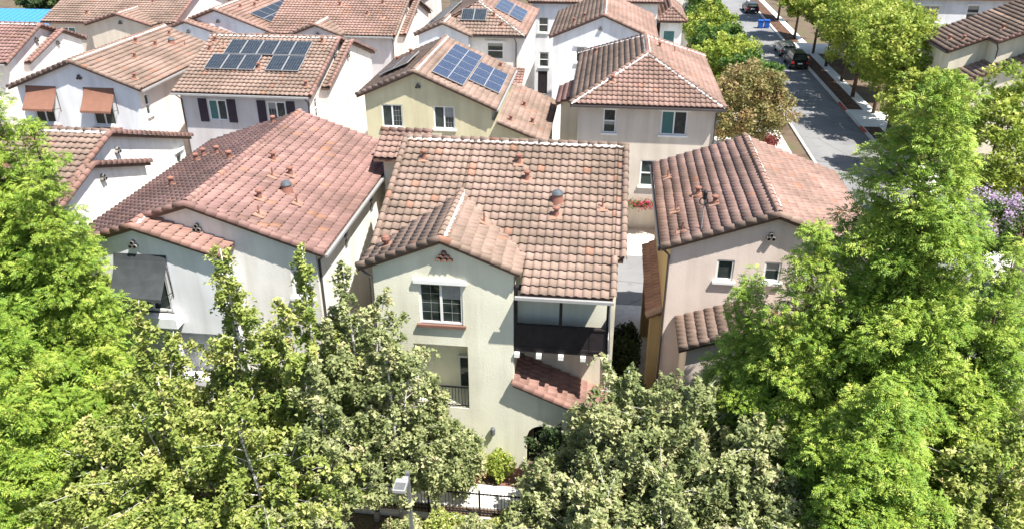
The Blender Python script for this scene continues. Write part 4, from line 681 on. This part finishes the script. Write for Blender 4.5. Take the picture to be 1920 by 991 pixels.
h.walls('cream', 26.55, 31.4, 59.6, 61.098, 7.4, {'F': [(26.55, sz(26.55) - .1), (31.4, sz(31.4) - .1)], 'L': sz(26.5) - .1}, {}, sides='FL', name='step_wall'); h.walls('cream', 28.65, 31.4, 58.05, 59.599, 8.2, {'F': [(28.65, sz(28.65) - .1), (31.4, sz(31.4) - .1)], 'L': sz(28.6) - .1}, {}, sides='FL', name='step_wall')
for x, y in ((26.35, 59.4), (28.45, 57.9)): h.spout([(x, y, sz(x) - .1), (x + .25, y + .2, sz(x) - .5), (x + .25, y + .2, sz(x) - 1.2)])
h.gutter((23.9, 60.9, 8.15), (23.9, 66.8, 8.15), (-1, 0, 0), 'dgutter'); h.gutter((24.6, 58.3, 6.75), (24.6, 61.1, 6.75), (-1, 0, 0), 'dgutter'); h.spout([(24.6, 58.5, 6.6), (24.85, 58.7, 6.3), (24.85, 58.55, .2)]); h.finish(120, False, False)
block('edge_cottage', 'grey beige house corner with white window frame past the crape myrtle', 20.9, 27, 33.5, 39, 5.9, 'taupe', 'maroon', {'L': [(34.2, 35.6, 3.4, 5.0, S(kind='slider'))]}, 1.4)
# ------------------------------------------------ garage vine
def leaves(P, size, mat, name, parent, base, rv=None, flat=.35, aspect=.62):
    n = len(P); d = RNG.normal(size=(n, 3)); d[:, 2] = np.abs(d[:, 2]) + flat; d /= np.linalg.norm(d, axis=1, keepdims=True)
    a = RNG.normal(size=(n, 3)); u = np.cross(d, a); u /= np.linalg.norm(u, axis=1, keepdims=True); v = np.cross(d, u); s = (size * RNG.uniform(.7, 1.3, n))[:, None]
    Q = np.stack([P - u * s * 1.1, P + u * s * .75 - v * s * aspect * 1.3, P + u * s * .75 + v * s * aspect * 1.3 - d * s * .25], 1) - np.array(base)
    rv = RNG.random(n) if rv is None else rv
    return link(name, array_mesh(name, Q.reshape(-1, 3), 3, mat, np.repeat(rv, 3)), parent)
def empty(name, loc, label, cat, group=None): return tag(link(name, None, None, loc), label, cat, group)
r = empty('bougainvillea', (2.4, 44.7, 2.0), 'magenta flowering vine over the taupe garage opening', 'vine'); P = RNG.normal(size=(900, 3)) * (.55, .12, .13) + (2.3, 44.65, 2.12); leaves(P[:450], .06, 'l_grn', 'foliage', r, (2.4, 44.7, 2.0)); leaves(P[450:] + (.25, -.05, .02), .06, 'l_mag', 'blossom', r, (2.4, 44.7, 2.0)); mb = MB(); mb.tube([(3.42, 44.8, 0), (3.44, 44.78, 1.2), (3.2, 44.75, 2.05), (1.7, 44.74, 2.1)], [.03, .03, .025, .015], 6); mb.build('stem', 'bark', r, (2.4, 44.7, 2.0))
# ------------------------------------------------ trees
def spray_template():
    T = []
    for s in np.linspace(.12, .9, 3):
        p = np.array([s, 0, .10 * s - .28 * s * s]); L = .55 * (1.08 - .45 * s)
        for sg in (-1, 1):
            tip = p + np.array([L * .75, sg * L * .75, -.12 * L - .05]); T += [p + (-.15, 0, .01), p + (.14, 0, 0), tip]
    return np.array(T)
SPR = spray_template()
def conifer(name, label, x, y, H, R, zmin, seed, nb=130, lean=(0, 0), mat='l_con', group=None):
    g = np.random.default_rng(seed); root = empty(name, (x, y, 0), label, 'tree', group); mb = MB(); mb.tube([(lean[0] * t * t, lean[1] * t * t, H * t) for t in (0, .15, .4, .7, .98)], [.24 * H / 14, .2 * H / 14, .15 * H / 14, .08 * H / 14, .015], 8)
    C = []; RC = []; CV = []; DN = []
    for i in range(nb):
        f = (i + .5) / nb; z = zmin + (H - zmin) * f ** 1.05; t = (H - z) / (H - zmin); r = (R * t ** .75 + .1) * g.uniform(.66, 1.13); az = i * 2.39996 + g.uniform(-.3, .3); tt = z / H
        o = np.array([lean[0] * tt * tt, lean[1] * tt * tt, z]); d = np.array([math.cos(az), math.sin(az), 0]); e = o + d * r + (0, 0, .42 * r); m = o + d * r * .5 + (0, 0, .08 * r)
        if r > .6: mb.tube([o, m, e], [.03 + .02 * r / R, .02 + .01 * r / R, .008], 5, 0, False)
        cv = g.uniform(-.14, .14)
        k_ = (.42 + .58 * min(1, t * 1.9)) * g.uniform(.85, 1.4)
        for q, dz, rc, dn in ((1.0, -.5, .50, 1), (.93, .0, .44, 1), (.86, .46, .34, 1), (.6, .0, .5, .4), (.3, .1, .5, .25)):
            if q < .8 and r < .9: continue
            c = o * (1 - q) ** 2 + m * 2 * q * (1 - q) + e * q * q; side = np.array([-d[1], d[0], 0]); c = c + side * g.normal() * .09 * r - d * (dz * .35 * k_) + g.normal(size=3) * .13 + (0, 0, dz * k_)
            C.append(c); RC.append(rc * k_ * g.uniform(.7, 1.1)); CV.append(cv + g.uniform(-.08, .08)); DN.append(dn)
    C.append(np.array([lean[0], lean[1], H - .1])); RC.append(.3); CV.append(0); DN.append(1)
    C = np.array(C); RC = np.array(RC); CV = np.array(CV); ci = np.repeat(np.arange(len(C)), np.maximum(16, (860 * RC ** 2 * np.array(DN)).astype(int))); n = len(ci)
    az = g.uniform(0, 2 * math.pi, n); el = np.arcsin(g.uniform(-.3, 1, n)); N = np.stack([np.cos(az) * np.cos(el), np.sin(az) * np.cos(el), np.sin(el)], 1)
    X = (N * N[:, 2:] - (0, 0, 1.)) * .22 + N * (.75, .75, .35) + g.normal(size=(n, 3)) * .38 * (1, 1, .5); X /= np.linalg.norm(X, axis=1, keepdims=True); Y = np.cross(N + (0, 0, .5) + g.normal(size=(n, 3)) * .22, X); Y /= np.linalg.norm(Y, axis=1, keepdims=True); Z = np.cross(X, Y)
    L = (g.uniform(.11, .2, n) * np.where(np.array(DN)[ci] < .5, 1.9, 1))[:, None, None]; sh = (.6 + .4 * g.random(n) ** .5) * (1 + .2 * np.sin(3 * az + ci * 1.7) * np.cos(el) + .16 * np.sin(5 * az + 4 * el + ci))
    O = C[ci] + N * (RC[ci] * sh)[:, None] * (1, 1, .68); V = O[:, None] + L * (SPR[None, :, :1] * X[:, None] + SPR[None, :, 1:2] * Y[:, None] + SPR[None, :, 2:] * Z[:, None])
    V = V.reshape(-1, 3); V[:, 2] = np.maximum(V[:, 2], .05); rv = np.clip(.42 + CV[ci] + g.normal(size=n) * .16, 0, 1)
    mb.build('trunk', 'bark', root, (0, 0, 0), True); link('crown', array_mesh('crown', V, 3, mat, np.repeat(rv, len(SPR))), root); return root
def birch(label, x, y, H, R, seed, mat='l_bir', zlo=.2, nb=62, weep=.55, name='birch_tree', group=None, leaf=.06, dens=1.4, bark='birch'):
    g = np.random.default_rng(seed); root = empty(name, (x, y, 0), label, 'tree', group); mb = MB(); P = []; RV = []
    ld = [(g.uniform(-.35, .35), g.uniform(-.35, .35), 1.0)] + [(math.cos(a) * R * .8, math.sin(a) * R * .8, g.uniform(.5, .9)) for a in g.uniform(0, 6.28, 3)]
    for li, (lx, ly, hf) in enumerate(ld):
        h_ = H * hf; z0 = 0 if li == 0 else H * .2
        pts = [np.array([lx * t ** 1.4 + .06 * math.sin(5 * t + li), ly * t ** 1.4 + .06 * math.cos(4 * t + li), z0 + (h_ - z0) * t]) for t in np.linspace(0, 1, 9)]; r0 = (.085 if li == 0 else .05) * H / 8
        mb.tube(pts, [r0 * (1 - .9 * t) + .006 for t in np.linspace(0, 1, 9)], 7)
        for i in range(nb if li == 0 else nb // 2):
            t = zlo + (1 - zlo) * ((i + g.random()) / (nb if li == 0 else nb // 2)); k = t * 8; k0 = min(int(k), 7); o = pts[k0] + (pts[k0 + 1] - pts[k0]) * (k - k0); tt = (t - zlo) / (1 - zlo)
            L = R * ((.3 + .85 * math.sqrt(max(0, 1 - ((tt - .42) / .6) ** 2))) if weep > .8 else (.16 + 1.15 * min(1, max(0, (.93 - tt)) / .6))) * g.uniform(.3, 1.25) * (1 if li == 0 else .9) * 1.15 * (1 + .3 * math.sin(9 * tt + seed + li)); L = max(L * (1 if tt < .9 else .45), .18); az = g.uniform(0, 6.283); d = np.array([math.cos(az), math.sin(az), 0]); e = o + d * L + (0, 0, L * g.uniform(.25, .7)); mid = (o + e) / 2 + (0, 0, .12 * L)
            if L > .5 and i % 2 == 0: mb.tube([o, mid, e], [.016, .01, .004], 4, 0, False)
            cv = g.uniform(.15, .7)
            for s_i in range(max(2, int(8 * dens * (.4 + L / R)))):
                q = g.uniform(.25, 1); b = o * (1 - q) ** 2 + mid * 2 * q * (1 - q) + e * q * q; sl = g.uniform(.2, .85) * weep; nl = int(13 * (.6 + sl)); tl = np.linspace(0, 1, nl)
                dr = d * g.uniform(.1, .5) + g.normal(size=3) * .3; dr[2] = 0; st = b + dr[None] * (tl * sl * .9)[:, None]; st[:, 2] += .15 * sl * np.sin(tl * 3) - sl * tl ** 1.3
                st += g.normal(size=st.shape) * .045; P.append(st); RV.append(np.clip(cv + g.normal(size=nl) * .18, 0, 1))
    P = np.concatenate(P); RV = np.concatenate(RV); ok = P[:, 2] > .15; mb.build('trunk', bark, root, (0, 0, 0), True); leaves(P[ok], leaf, mat, 'crown', root, (0, 0, 0), RV[ok], .75, .7); return root
def broad(label, x, y, zc, rx, rz, seed, mat, ncl=200, per=60, leaf=.13, name='street_tree', group=None, flowers=None, clr=.55, bark='bark'):
    g = np.random.default_rng(seed); root = empty(name, (x, y, 0), label, 'tree', group); d = g.normal(size=(ncl, 3)); d /= np.linalg.norm(d, axis=1, keepdims=True); rr = g.uniform(.45, 1, ncl) ** .6
    lob = 1 + .16 * np.sin(3 * np.arctan2(d[:, 1], d[:, 0]) + seed) + .12 * np.sin(5 * d[:, 2] + seed); C = d * (rr * lob)[:, None] * (rx, rx, rz) + (0, 0, zc); C[:, 2] += .1 * rz; ci = np.repeat(np.arange(ncl), per); off = g.normal(size=(len(ci), 3)); off /= np.linalg.norm(off, axis=1, keepdims=True) + 1e-6
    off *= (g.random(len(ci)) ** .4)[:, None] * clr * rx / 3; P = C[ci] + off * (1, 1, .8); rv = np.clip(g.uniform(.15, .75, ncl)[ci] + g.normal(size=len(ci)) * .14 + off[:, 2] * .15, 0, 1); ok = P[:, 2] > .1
    mb = MB(); top = zc - rz * .35; mb.tube([(0, 0, 0), (.05, .03, top * .6), (0, 0, top), (0, 0, zc + rz * .5)], [.045 * rx + .04, .035 * rx + .03, .03 * rx + .02, .01], 8)
    for k in range(0, ncl, max(1, ncl // 26)): a = Vector((0, 0, top * .8 + g.random() * rz * .5)); b = Vector(C[k]); mb.tube([a, a.lerp(b, .5) + Vector((0, 0, .1)), b], [.035, .022, .008], 5, 0, False)
    mb.build('trunk', bark, root, (0, 0, 0), True)
    leaves(P[ok], leaf, mat, 'crown', root, (0, 0, 0), rv[ok], .4)
    if flowers:
        k = C[:, 2] > zc + .1; Cf = C[k][: flowers[1]] + (0, 0, clr * rx / 3 * .8); n = len(Cf) * 60; Pf = np.repeat(Cf, 60, 0) + g.normal(size=(n, 3)) * (.13, .13, .16); leaves(Pf, .05, flowers[0], 'blossom', root, (0, 0, 0))
    return root
gC = 'feathery conifers before the houses'
conifer('feathery_conifer', 'tallest bright feathery conifer in front of the pinkish beige house', 8.3, 20.7, 15.6, 3.5, 1.2, 1, 112)
conifer('feathery_conifer', 'narrow feathery conifer against the pinkish beige gable wall', 5.8, 20.3, 11.7, 1.75, 1.0, 2, 50)
conifer('feathery_conifer', 'small feathery conifer beside the pinkish house porch roof', 4.5, 21.2, 9.6, .9, 2.0, 3, 26)
conifer('feathery_conifer', 'low broad feathery conifer below the tallest conifer by the birches', 7.3, 17.4, 8.8, 2.6, .8, 4, 62)
conifer('feathery_conifer', 'feathery conifer beside the lilac flowering myrtle', 10.9, 20.4, 11.2, 2.2, 1, 5, 48)
conifer('feathery_conifer', 'tall feathery conifer before the bright white gable house', -18.7, 21.4, 15.3, 2.8, 1.0, 6, 92)
conifer('feathery_conifer', 'feathery conifer touching the eave of the maroon roof', -16.6, 20.9, 13.6, 1.1, 2.6, 7, 42)
conifer('feathery_conifer', 'lower feathery conifer spreading over the boulders', -17.6, 17.8, 9.2, 2.4, 1.6, 8, 62)
gB = 'birches between the houses and the lamp post'
for i, (x, y, H_, R_, m, lb) in enumerate(((-10.5, 19.6, 10.5, 1.15, 'l_bir2', 'tall birch spire before the front rake of the maroon roof'), (-8.5, 19.7, 10.6, 1.15, 'l_bir2', 'tall birch spire before the corner eave of the maroon roof'), (-7.1, 20.1, 10.0, 1.25, 'l_bir', 'olive birch filling the gap beside the pale green wall edge'),
    (-13.5, 19.2, 8.8, 1.1, 'l_bir2', 'birch topping out just below the charcoal awning'), (-12.0, 17.6, 7.4, 1.6, 'l_bir2', 'broad yellowish birch beside the boulders and lower conifer'), (-9.5, 17.3, 7.4, 1.75, 'l_bir2', 'broad yellowish birch with a pale forked trunk below the spires'), (-7.7, 18.3, 7.8, 1.3, 'l_bir', 'broad olive birch standing next to the lamp post'),
    (-6.1, 19.6, 8.3, 1.15, 'l_bir', 'olive birch partly covering the balcony recess'), (-5.2, 20.4, 5.9, .55, 'l_bir', 'short birch before the wall lantern of the pale green house'), (-11.2, 20.4, 7.2, 1.5, 'l_bir2', 'bushy birch hiding the arch of the maroon roof house'), (-14.6, 17.6, 5.6, 1.5, 'l_bir2', 'low birch pressed against the lower spreading conifer'), (-11.0, 15.6, 5.2, 1.5, 'l_bir2', 'low birch in front of the forked broad birch'))):
    birch(lb, x, y, H_, R_, 20 + i, m, group='birches between the houses and the lamp post')
for i, (x, y, H_, R_, m, lb) in enumerate(((1.0, 19.9, 7.0, 1.05, 'l_bir', 'weeping birch before the shady gap between two houses'), (2.9, 19.4, 7.0, 1.45, 'l_bir', 'weeping birch below the pinkish house porch roof'), (4.6, 18.4, 6.4, 1.4, 'l_bir', 'weeping greyish birch against the low broad conifer'), (.6, 17.6, 4.8, 1.3, 'l_bir', 'low weeping birch in front of the porch arch tree'), (5.6, 16.2, 5.2, 1.3, 'l_bir', 'low weeping birch under the low broad conifer'), (2.2, 17.4, 5.4, 1.4, 'l_bir', 'low weeping birch in front of the taller weeping birches'),
    (10.9, 18.4, 7.4, 1.4, 'l_bir2', 'pale trunked birch beside the conifer near the myrtle'), (9.8, 16.6, 6.2, 1.3, 'l_bir2', 'lower pale trunked birch next to the low broad conifer'))):
    birch(lb, x, y, H_, R_, 40 + i, m, group='weeping birches before the pinkish house', weep=.9)
birch('leafy dark green small tree standing before the porch arch', -.9, 22.0, 3.3, .65, 60, 'l_dk', .3, 40, .6, 'porch_tree', None, .05, 1, 'bark')
for i, (x, y, H_, R_) in enumerate(((-1.2, 19.6, 3.6, 1.0), (.3, 18.6, 4.2, 1.2), (-2.3, 18.3, 2.6, .8), (-8.6, 16.0, 4.2, 1.2), (-.5, 20.2, 4.6, .85), (-4.3, 21.6, 3.4, .5))): birch('bushy young birch sapling along the path fence', x, y, H_, R_, 70 + i, 'l_bir', .12, 55, .6, 'birch_sapling', 'birch saplings by the fence', .05)
gS = 'trees along the street'
for i, (x, y, zc, rx, rz) in enumerate(((23.2, 78.5, 6.0, 3.7, 3.1), (23.3, 67.5, 6.2, 3.4, 3.3), (23.5, 91, 6.2, 2.9, 2.8), (23.0, 106, 5.6, 3.0, 2.9), (23.2, 119, 5.4, 3.0, 2.9), (23.6, 84.5, 6.2, 2.8, 2.9), (23.6, 73, 5.8, 2.7, 2.7), (26.3, 79, 5.6, 3.0, 3.0), (26.8, 87, 5.6, 3.0, 3.0), (23.5, 97.5, 6.0, 2.7, 2.8))): broad('yellow green maple behind the street sidewalk' if x > 25 else 'yellow green maple in the strip beside the street kerb', x, y, zc, rx, rz, 100 + i, 'l_map', 230, 60, .125, group=gS)
broad('yellow green maple before the stepped roof house', 21.9, 57.5, 4.6, 2.5, 3.0, 120, 'l_map', 200, 60, .11); broad('broad maple beside the lilac myrtle', 22.0, 46.5, 5.2, 3.0, 4.2, 121, 'l_map', 260, 70, .11)
broad('copper brown tree beside the taupe hipped house', 10.3, 59.5, 4.0, 3.1, 2.9, 122, 'l_cop', 260, 70, .10)
for i, (x, y, zc, rx, rz) in enumerate(((11.6, 66.5, 3.6, 2.5, 2.6), (10.6, 72, 3.9, 2.7, 2.8), (10.4, 79, 3.9, 2.7, 2.8), (10.2, 87, 4.0, 2.7, 2.8), (10.2, 96, 4.0, 2.8, 2.8), (10.4, 107, 4.0, 2.8, 2.8), (10.6, 119, 4.0, 2.8, 2.8))): broad('green tree on the house side of the street', x, y, zc, rx, rz, 130 + i, 'l_map' if i % 2 else 'l_grn', 190, 60, .125, group='green trees left of the street')
broad('crape myrtle in lilac bloom beside the tallest conifer', 18.9, 38.5, 4.3, 2.0, 1.7, 140, 'l_grn', 200, 60, .07, 'crape_myrtle', None, ('l_pur', 75))
for i, (x, y) in enumerate(((-62, 100), (-54, 104), (-46, 102), (-70, 98), (-40, 106))): broad('dark green tree far beyond the blue roof', x, y, 5, 4, 4.6, 150 + i, 'l_dk', 120, 50, .22, 'far_tree', 'dark trees beyond the blue roof')
def shrub(name, label, x, y, r, hgt, seed, mat, n=2600, leaf=.045, group=None):
    g = np.random.default_rng(seed); root = empty(name, (x, y, 0), label, 'plant', group); d = g.normal(size=(n, 3)); d /= np.linalg.norm(d, axis=1, keepdims=True); P = d * (g.random(n) ** .35)[:, None] * (r, r, hgt / 2) * (1 + .2 * np.sin(4 * np.arctan2(d[:, 1], d[:, 0]) + seed))[:, None] + (0, 0, hgt * .55); P = P[P[:, 2] > .03]
    leaves(P, leaf, mat, 'foliage', root, (0, 0, 0)); mb = MB(); [mb.tube([(0, 0, 0), (math.cos(a) * r * .5, math.sin(a) * r * .5, hgt * .7)], [.02, .006], 5) for a in (0, 1.3, 2.6, 3.9, 5.2)]; mb.build('stem', 'bark', root)
shrub('lime_shrub', 'lime green shrub at the foot of the pale green wall', -3.2, 22.75, .55, 1.1, 1, 'l_map'); shrub('red_leaf_shrub', 'red leaved shrub beside the planter wall', -3.95, 22.5, .3, .8, 2, 'l_red', 1200); shrub('mixed_shrub', 'olive shrub above the red leaved shrub', -4.2, 22.55, .6, 1.7, 3, 'l_bir', 3000)
shrub('side_hedge', 'dark shrub in the gap between the green and pinkish houses', 1.6, 26.2, .75, 2.3, 4, 'l_dk', 5000, .06)
for i, (x, y) in enumerate(((1.35, 29.3), (1.5, 31.2))): shrub('lane_shrub', 'dark leafy shrub deeper in the lane between two houses', x, y, .6, 2.2 - .4 * i, 40 + i, 'l_dk', 3500, .06, 'shrubs in the lane')
for i, (x, y, hh) in enumerate(((-4.6, 19.3, 1.2), (-3.5, 19.0, 1.3), (-2.5, 19.4, 1.2), (-5.7, 18.6, 1.5), (-1.6, 18.7, 1.6))): shrub('fence_shrub', 'olive green shrub at the foot of the picket fence', x, y, .75, hh, 50 + i, 'l_bir' if i % 2 else 'l_bir2', 4200, .05, 'shrubs before the fence')
for i, (x, y) in enumerate(((12.6, 62.5), (9.2, 56.6), (11.8, 56.0))): shrub('red_hedge', 'reddish low hedge under the copper brown tree', x, y, 1.0, 1.2, 8 + i, 'l_red', 2200, .07, 'red hedges under the copper tree')
for i in range(9):
    x, y = (-9.5 if i < 2 else -6.1) + i * 1.75 + RNG.uniform(-.5, .5), 18.6 + RNG.uniform(-1.4, 1.4); shrub('ground_shrub', 'low green shrub under the birches', x, y, .7, 1.0, 20 + i, 'l_grn' if i % 2 else 'l_bir', 2200, .05, 'low shrubs under the birches')
# boulders
for i in range(16):
    g = random.Random(i); x, y, r_ = -20.5 + g.random() * 7.5, 17.6 + g.random() * 2.6, g.uniform(.12, .36); bm = bmesh.new(); bmesh.ops.create_icosphere(bm, subdivisions=3, radius=r_)
    ph = [g.uniform(0, 6) for _ in range(6)]
    for v in bm.verts: k = 1 + .16 * math.sin(v.co.x / r_ * 3 + ph[0]) * math.cos(v.co.y / r_ * 2.6 + ph[1]) + .1 * math.sin(v.co.z / r_ * 5 + ph[2]) + .05 * math.sin(v.co.x / r_ * 9 + ph[3]); v.co *= k; v.co.z *= .62
    me = bpy.data.meshes.new('boulder'); bm.to_mesh(me); bm.free(); me.materials.append(M['stone']); tag(link('boulder', me, None, (x, y, r_ * .25)), 'grey rounded boulder on the dark soil under the conifers', 'boulder', 'boulders under the conifers')
# fence
fx0, fx1, fy = -9.0, 1.8, 20.75; r = empty('path_fence', (-3.6, fy, 0), 'black metal picket fence along the pale path', 'fence')
for z in (.14, .98): mb = MB(); mb.box(fx0, fx1, fy - .02, fy + .02, z, z + .04); mb.build('rail', 'black', r, (-3.6, fy, 0))
mb = MB(); mb.box(-.009, .009, -.009, .009, .05, 1.06); pk = mb.build('picket', 'black', r)
for i in range(89):
    o = pk if i == 0 else pk.copy()
    if i: COL.objects.link(o)
    o.location = (fx0 + .06 + i * .122 + 3.6, 0, 0)
for x in np.arange(fx0, fx1 + .1, 1.8): mb = MB(); mb.box(x - .03, x + .03, fy - .031, fy + .031, 0, 1.15); mb.build('post', 'black', r, (-3.6, fy, 0))
mb = MB(); mb.box(fx0, fx1, 20.4, 20.62, 0, .1); mb.build('path_kerb', 'conc')['kind'] = 'structure'
# lamp post
r = empty('lamp_post', (-5.12, 17.5, 0), 'grey square lamp post with a finned white lamp head', 'lamp post'); mb = MB(); mb.box(-.048, .048, -.048, .048, 0, 4.62); mb.box(-.055, .055, -.055, .055, 4.62, 4.67); mb.build('post', 'lampgrey', r); mb = MB(); mb.box(-.16, .16, -.16, .16, 0, .35); mb.build('base', 'lampgrey', r)
mb = MB(); mb.obox(Vector((-.1, -.08, 4.5)), (Vector((1, 0, 0)), Vector((0, -1, -.06)).normalized(), Vector((0, -.06, 1)).normalized()), (-.2, .08, -.05), (.16, .55, .05)); mb.box(-.12, .04, -.2, -.06, 4.44, 4.56)
for k in range(7): mb.obox(Vector((-.1, -.08, 4.5)), (Vector((1, 0, 0)), Vector((0, -1, -.06)).normalized(), Vector((0, -.06, 1)).normalized()), (-.17, .25 + .04 * k, .052), (.13, .264 + .04 * k, .07), 1)
mb.build('lamp_head', ['gutter', 'lampgrey'], r)
# ------------------------------------------------ street things
def car(label, x, y, paint, kind='suv'):
    r = empty('parked_car', (x, y, 0), label, 'car', 'cars parked along the kerb'); L, W, Hc = 4.7, 1.86, 1.72 if kind == 'suv' else 1.45; hw = W / 2
    def shell(prof, wt, wb, name, mat):
        mb = MB(); n = len(prof); vs = [(sx * (wb + (wt - wb) * t), yy, zz_) for sx in (-1, 1) for yy, zz_, t in prof]; fs = [tuple(range(n)), tuple(range(2 * n - 1, n - 1, -1))] + [(i, i + n, (i + 1) % n + n, (i + 1) % n) for i in range(n)]; mb.add(vs, fs)
        o = mb.build(name, mat, r); bm = bmesh.new(); bm.from_mesh(o.data); bmesh.ops.bevel(bm, geom=bm.edges[:], offset=.06, segments=2, affect='EDGES'); bmesh.ops.recalc_face_normals(bm, faces=bm.faces[:]); bm.to_mesh(o.data); bm.free(); return o
    y0, y1 = -L / 2, L / 2; shell([(y0, .35, 0), (y1, .35, 0), (y1, .78, .6), (y1 - .9, .98, 1), (y0 + .1, 1.02, 1), (y0, .8, .6)], hw - .06, hw, 'body', paint)
    shell([(y0 + .08, 1.0, 0), (y1 - 1.25, .98, 0), (y1 - 2.0, Hc, 1), (y0 + .35, Hc, 1)], hw - .26, hw - .1, 'cabin', paint)
    mb = MB()
    for sx in (-1, 1): mb.add([(sx * (hw - .115), y0 + .45, 1.06), (sx * (hw - .115), y1 - 1.5, 1.06), (sx * (hw - .225), y1 - 2.05, Hc - .12), (sx * (hw - .225), y0 + .55, Hc - .12)], [(0, 1, 2, 3)])
    mb.add([(-hw + .25, y0 + .10, 1.1), (hw - .25, y0 + .10, 1.1), (hw - .36, y0 + .30, Hc - .1), (-hw + .36, y0 + .30, Hc - .1)], [(0, 1, 2, 3)]); mb.add([(-hw + .25, y1 - 1.32, 1.1), (hw - .25, y1 - 1.32, 1.1), (hw - .36, y1 - 1.93, Hc - .1), (-hw + .36, y1 - 1.93, Hc - .1)], [(3, 2, 1, 0)]); mb.build('window', 'glass', r)
    for sx in (-1, 1):
        for yy in (y0 + .85, y1 - .9):
            mb = MB(); mb.tube([(sx * (hw - .2), yy, .34), (sx * (hw + .01), yy, .34)], .34, 16); wl = mb.build('wheel', 'rubber', r); mb = MB(); mb.tube([(sx * (hw - .02), yy, .34), (sx * (hw + .02), yy, .34)], .2, 10); mb.build('rim', 'silver', wl)
        mb = MB(); mb.box(min(sx * (hw - .3), sx * (hw - .03)), max(sx * (hw - .3), sx * (hw - .03)), y0 - .02, y0 + .1, .72, .92); mb.build('tail_light', 'redlamp', r)
    mb = MB(); mb.box(-hw + .05, hw - .05, y0 - .08, y0 + .1, .38, .58); mb.build('bumper', 'black', r); mb = MB(); mb.box(-.26, .26, y0 - .03, y0 + .02, .68, .8); mb.build('number_plate', 'trim', r)
    if kind == 'suv':
        mb = MB(); [mb.tube([(sx * (hw - .4), y0 + .6, Hc + .07), (sx * (hw - .4), y1 - 2.2, Hc + .07)], .02, 6) for sx in (-1, 1)]; mb.build('roof_rack', 'silver', r)
car('black parked car with roof rack under the maple', 20.35, 91.5, 'carblack'); car('silver parked car ahead of the black roof rack car', 20.35, 97.6, 'silver', 'sedan'); car('dark parked car beyond the blue bins', 20.4, 126, 'carblack', 'sedan')
for i, (x, y) in enumerate(((19.9, 113.0), (20.75, 113.2))):
    r = empty('recycling_bin', (x, y, 0), 'blue wheeled recycling bin standing on the street', 'bin', 'blue bins on the street'); mb = MB(); b = [(-.27, -.3, .08), (.27, -.3, .08), (.27, .3, .08), (-.27, .3, .08)]; t = [(-.34, -.38, 1.0), (.34, -.38, 1.0), (.34, .38, 1.0), (-.34, .38, 1.0)]; mb.add(b + t, [(3, 2, 1, 0)] + [(k, (k + 1) % 4, (k + 1) % 4 + 4, k + 4) for k in range(4)] + [(4, 5, 6, 7)]); mb.build('body', 'blue', r)
    mb = MB(); mb.box(-.36, .36, -.42, .4, 1.0, 1.07); mb.build('lid', 'blue', r)
    for sx in (-.28, .28): mb = MB(); mb.tube([(sx - .03, .32, .12), (sx + .03, .32, .12)], .12, 10); mb.build('wheel', 'rubber', r)
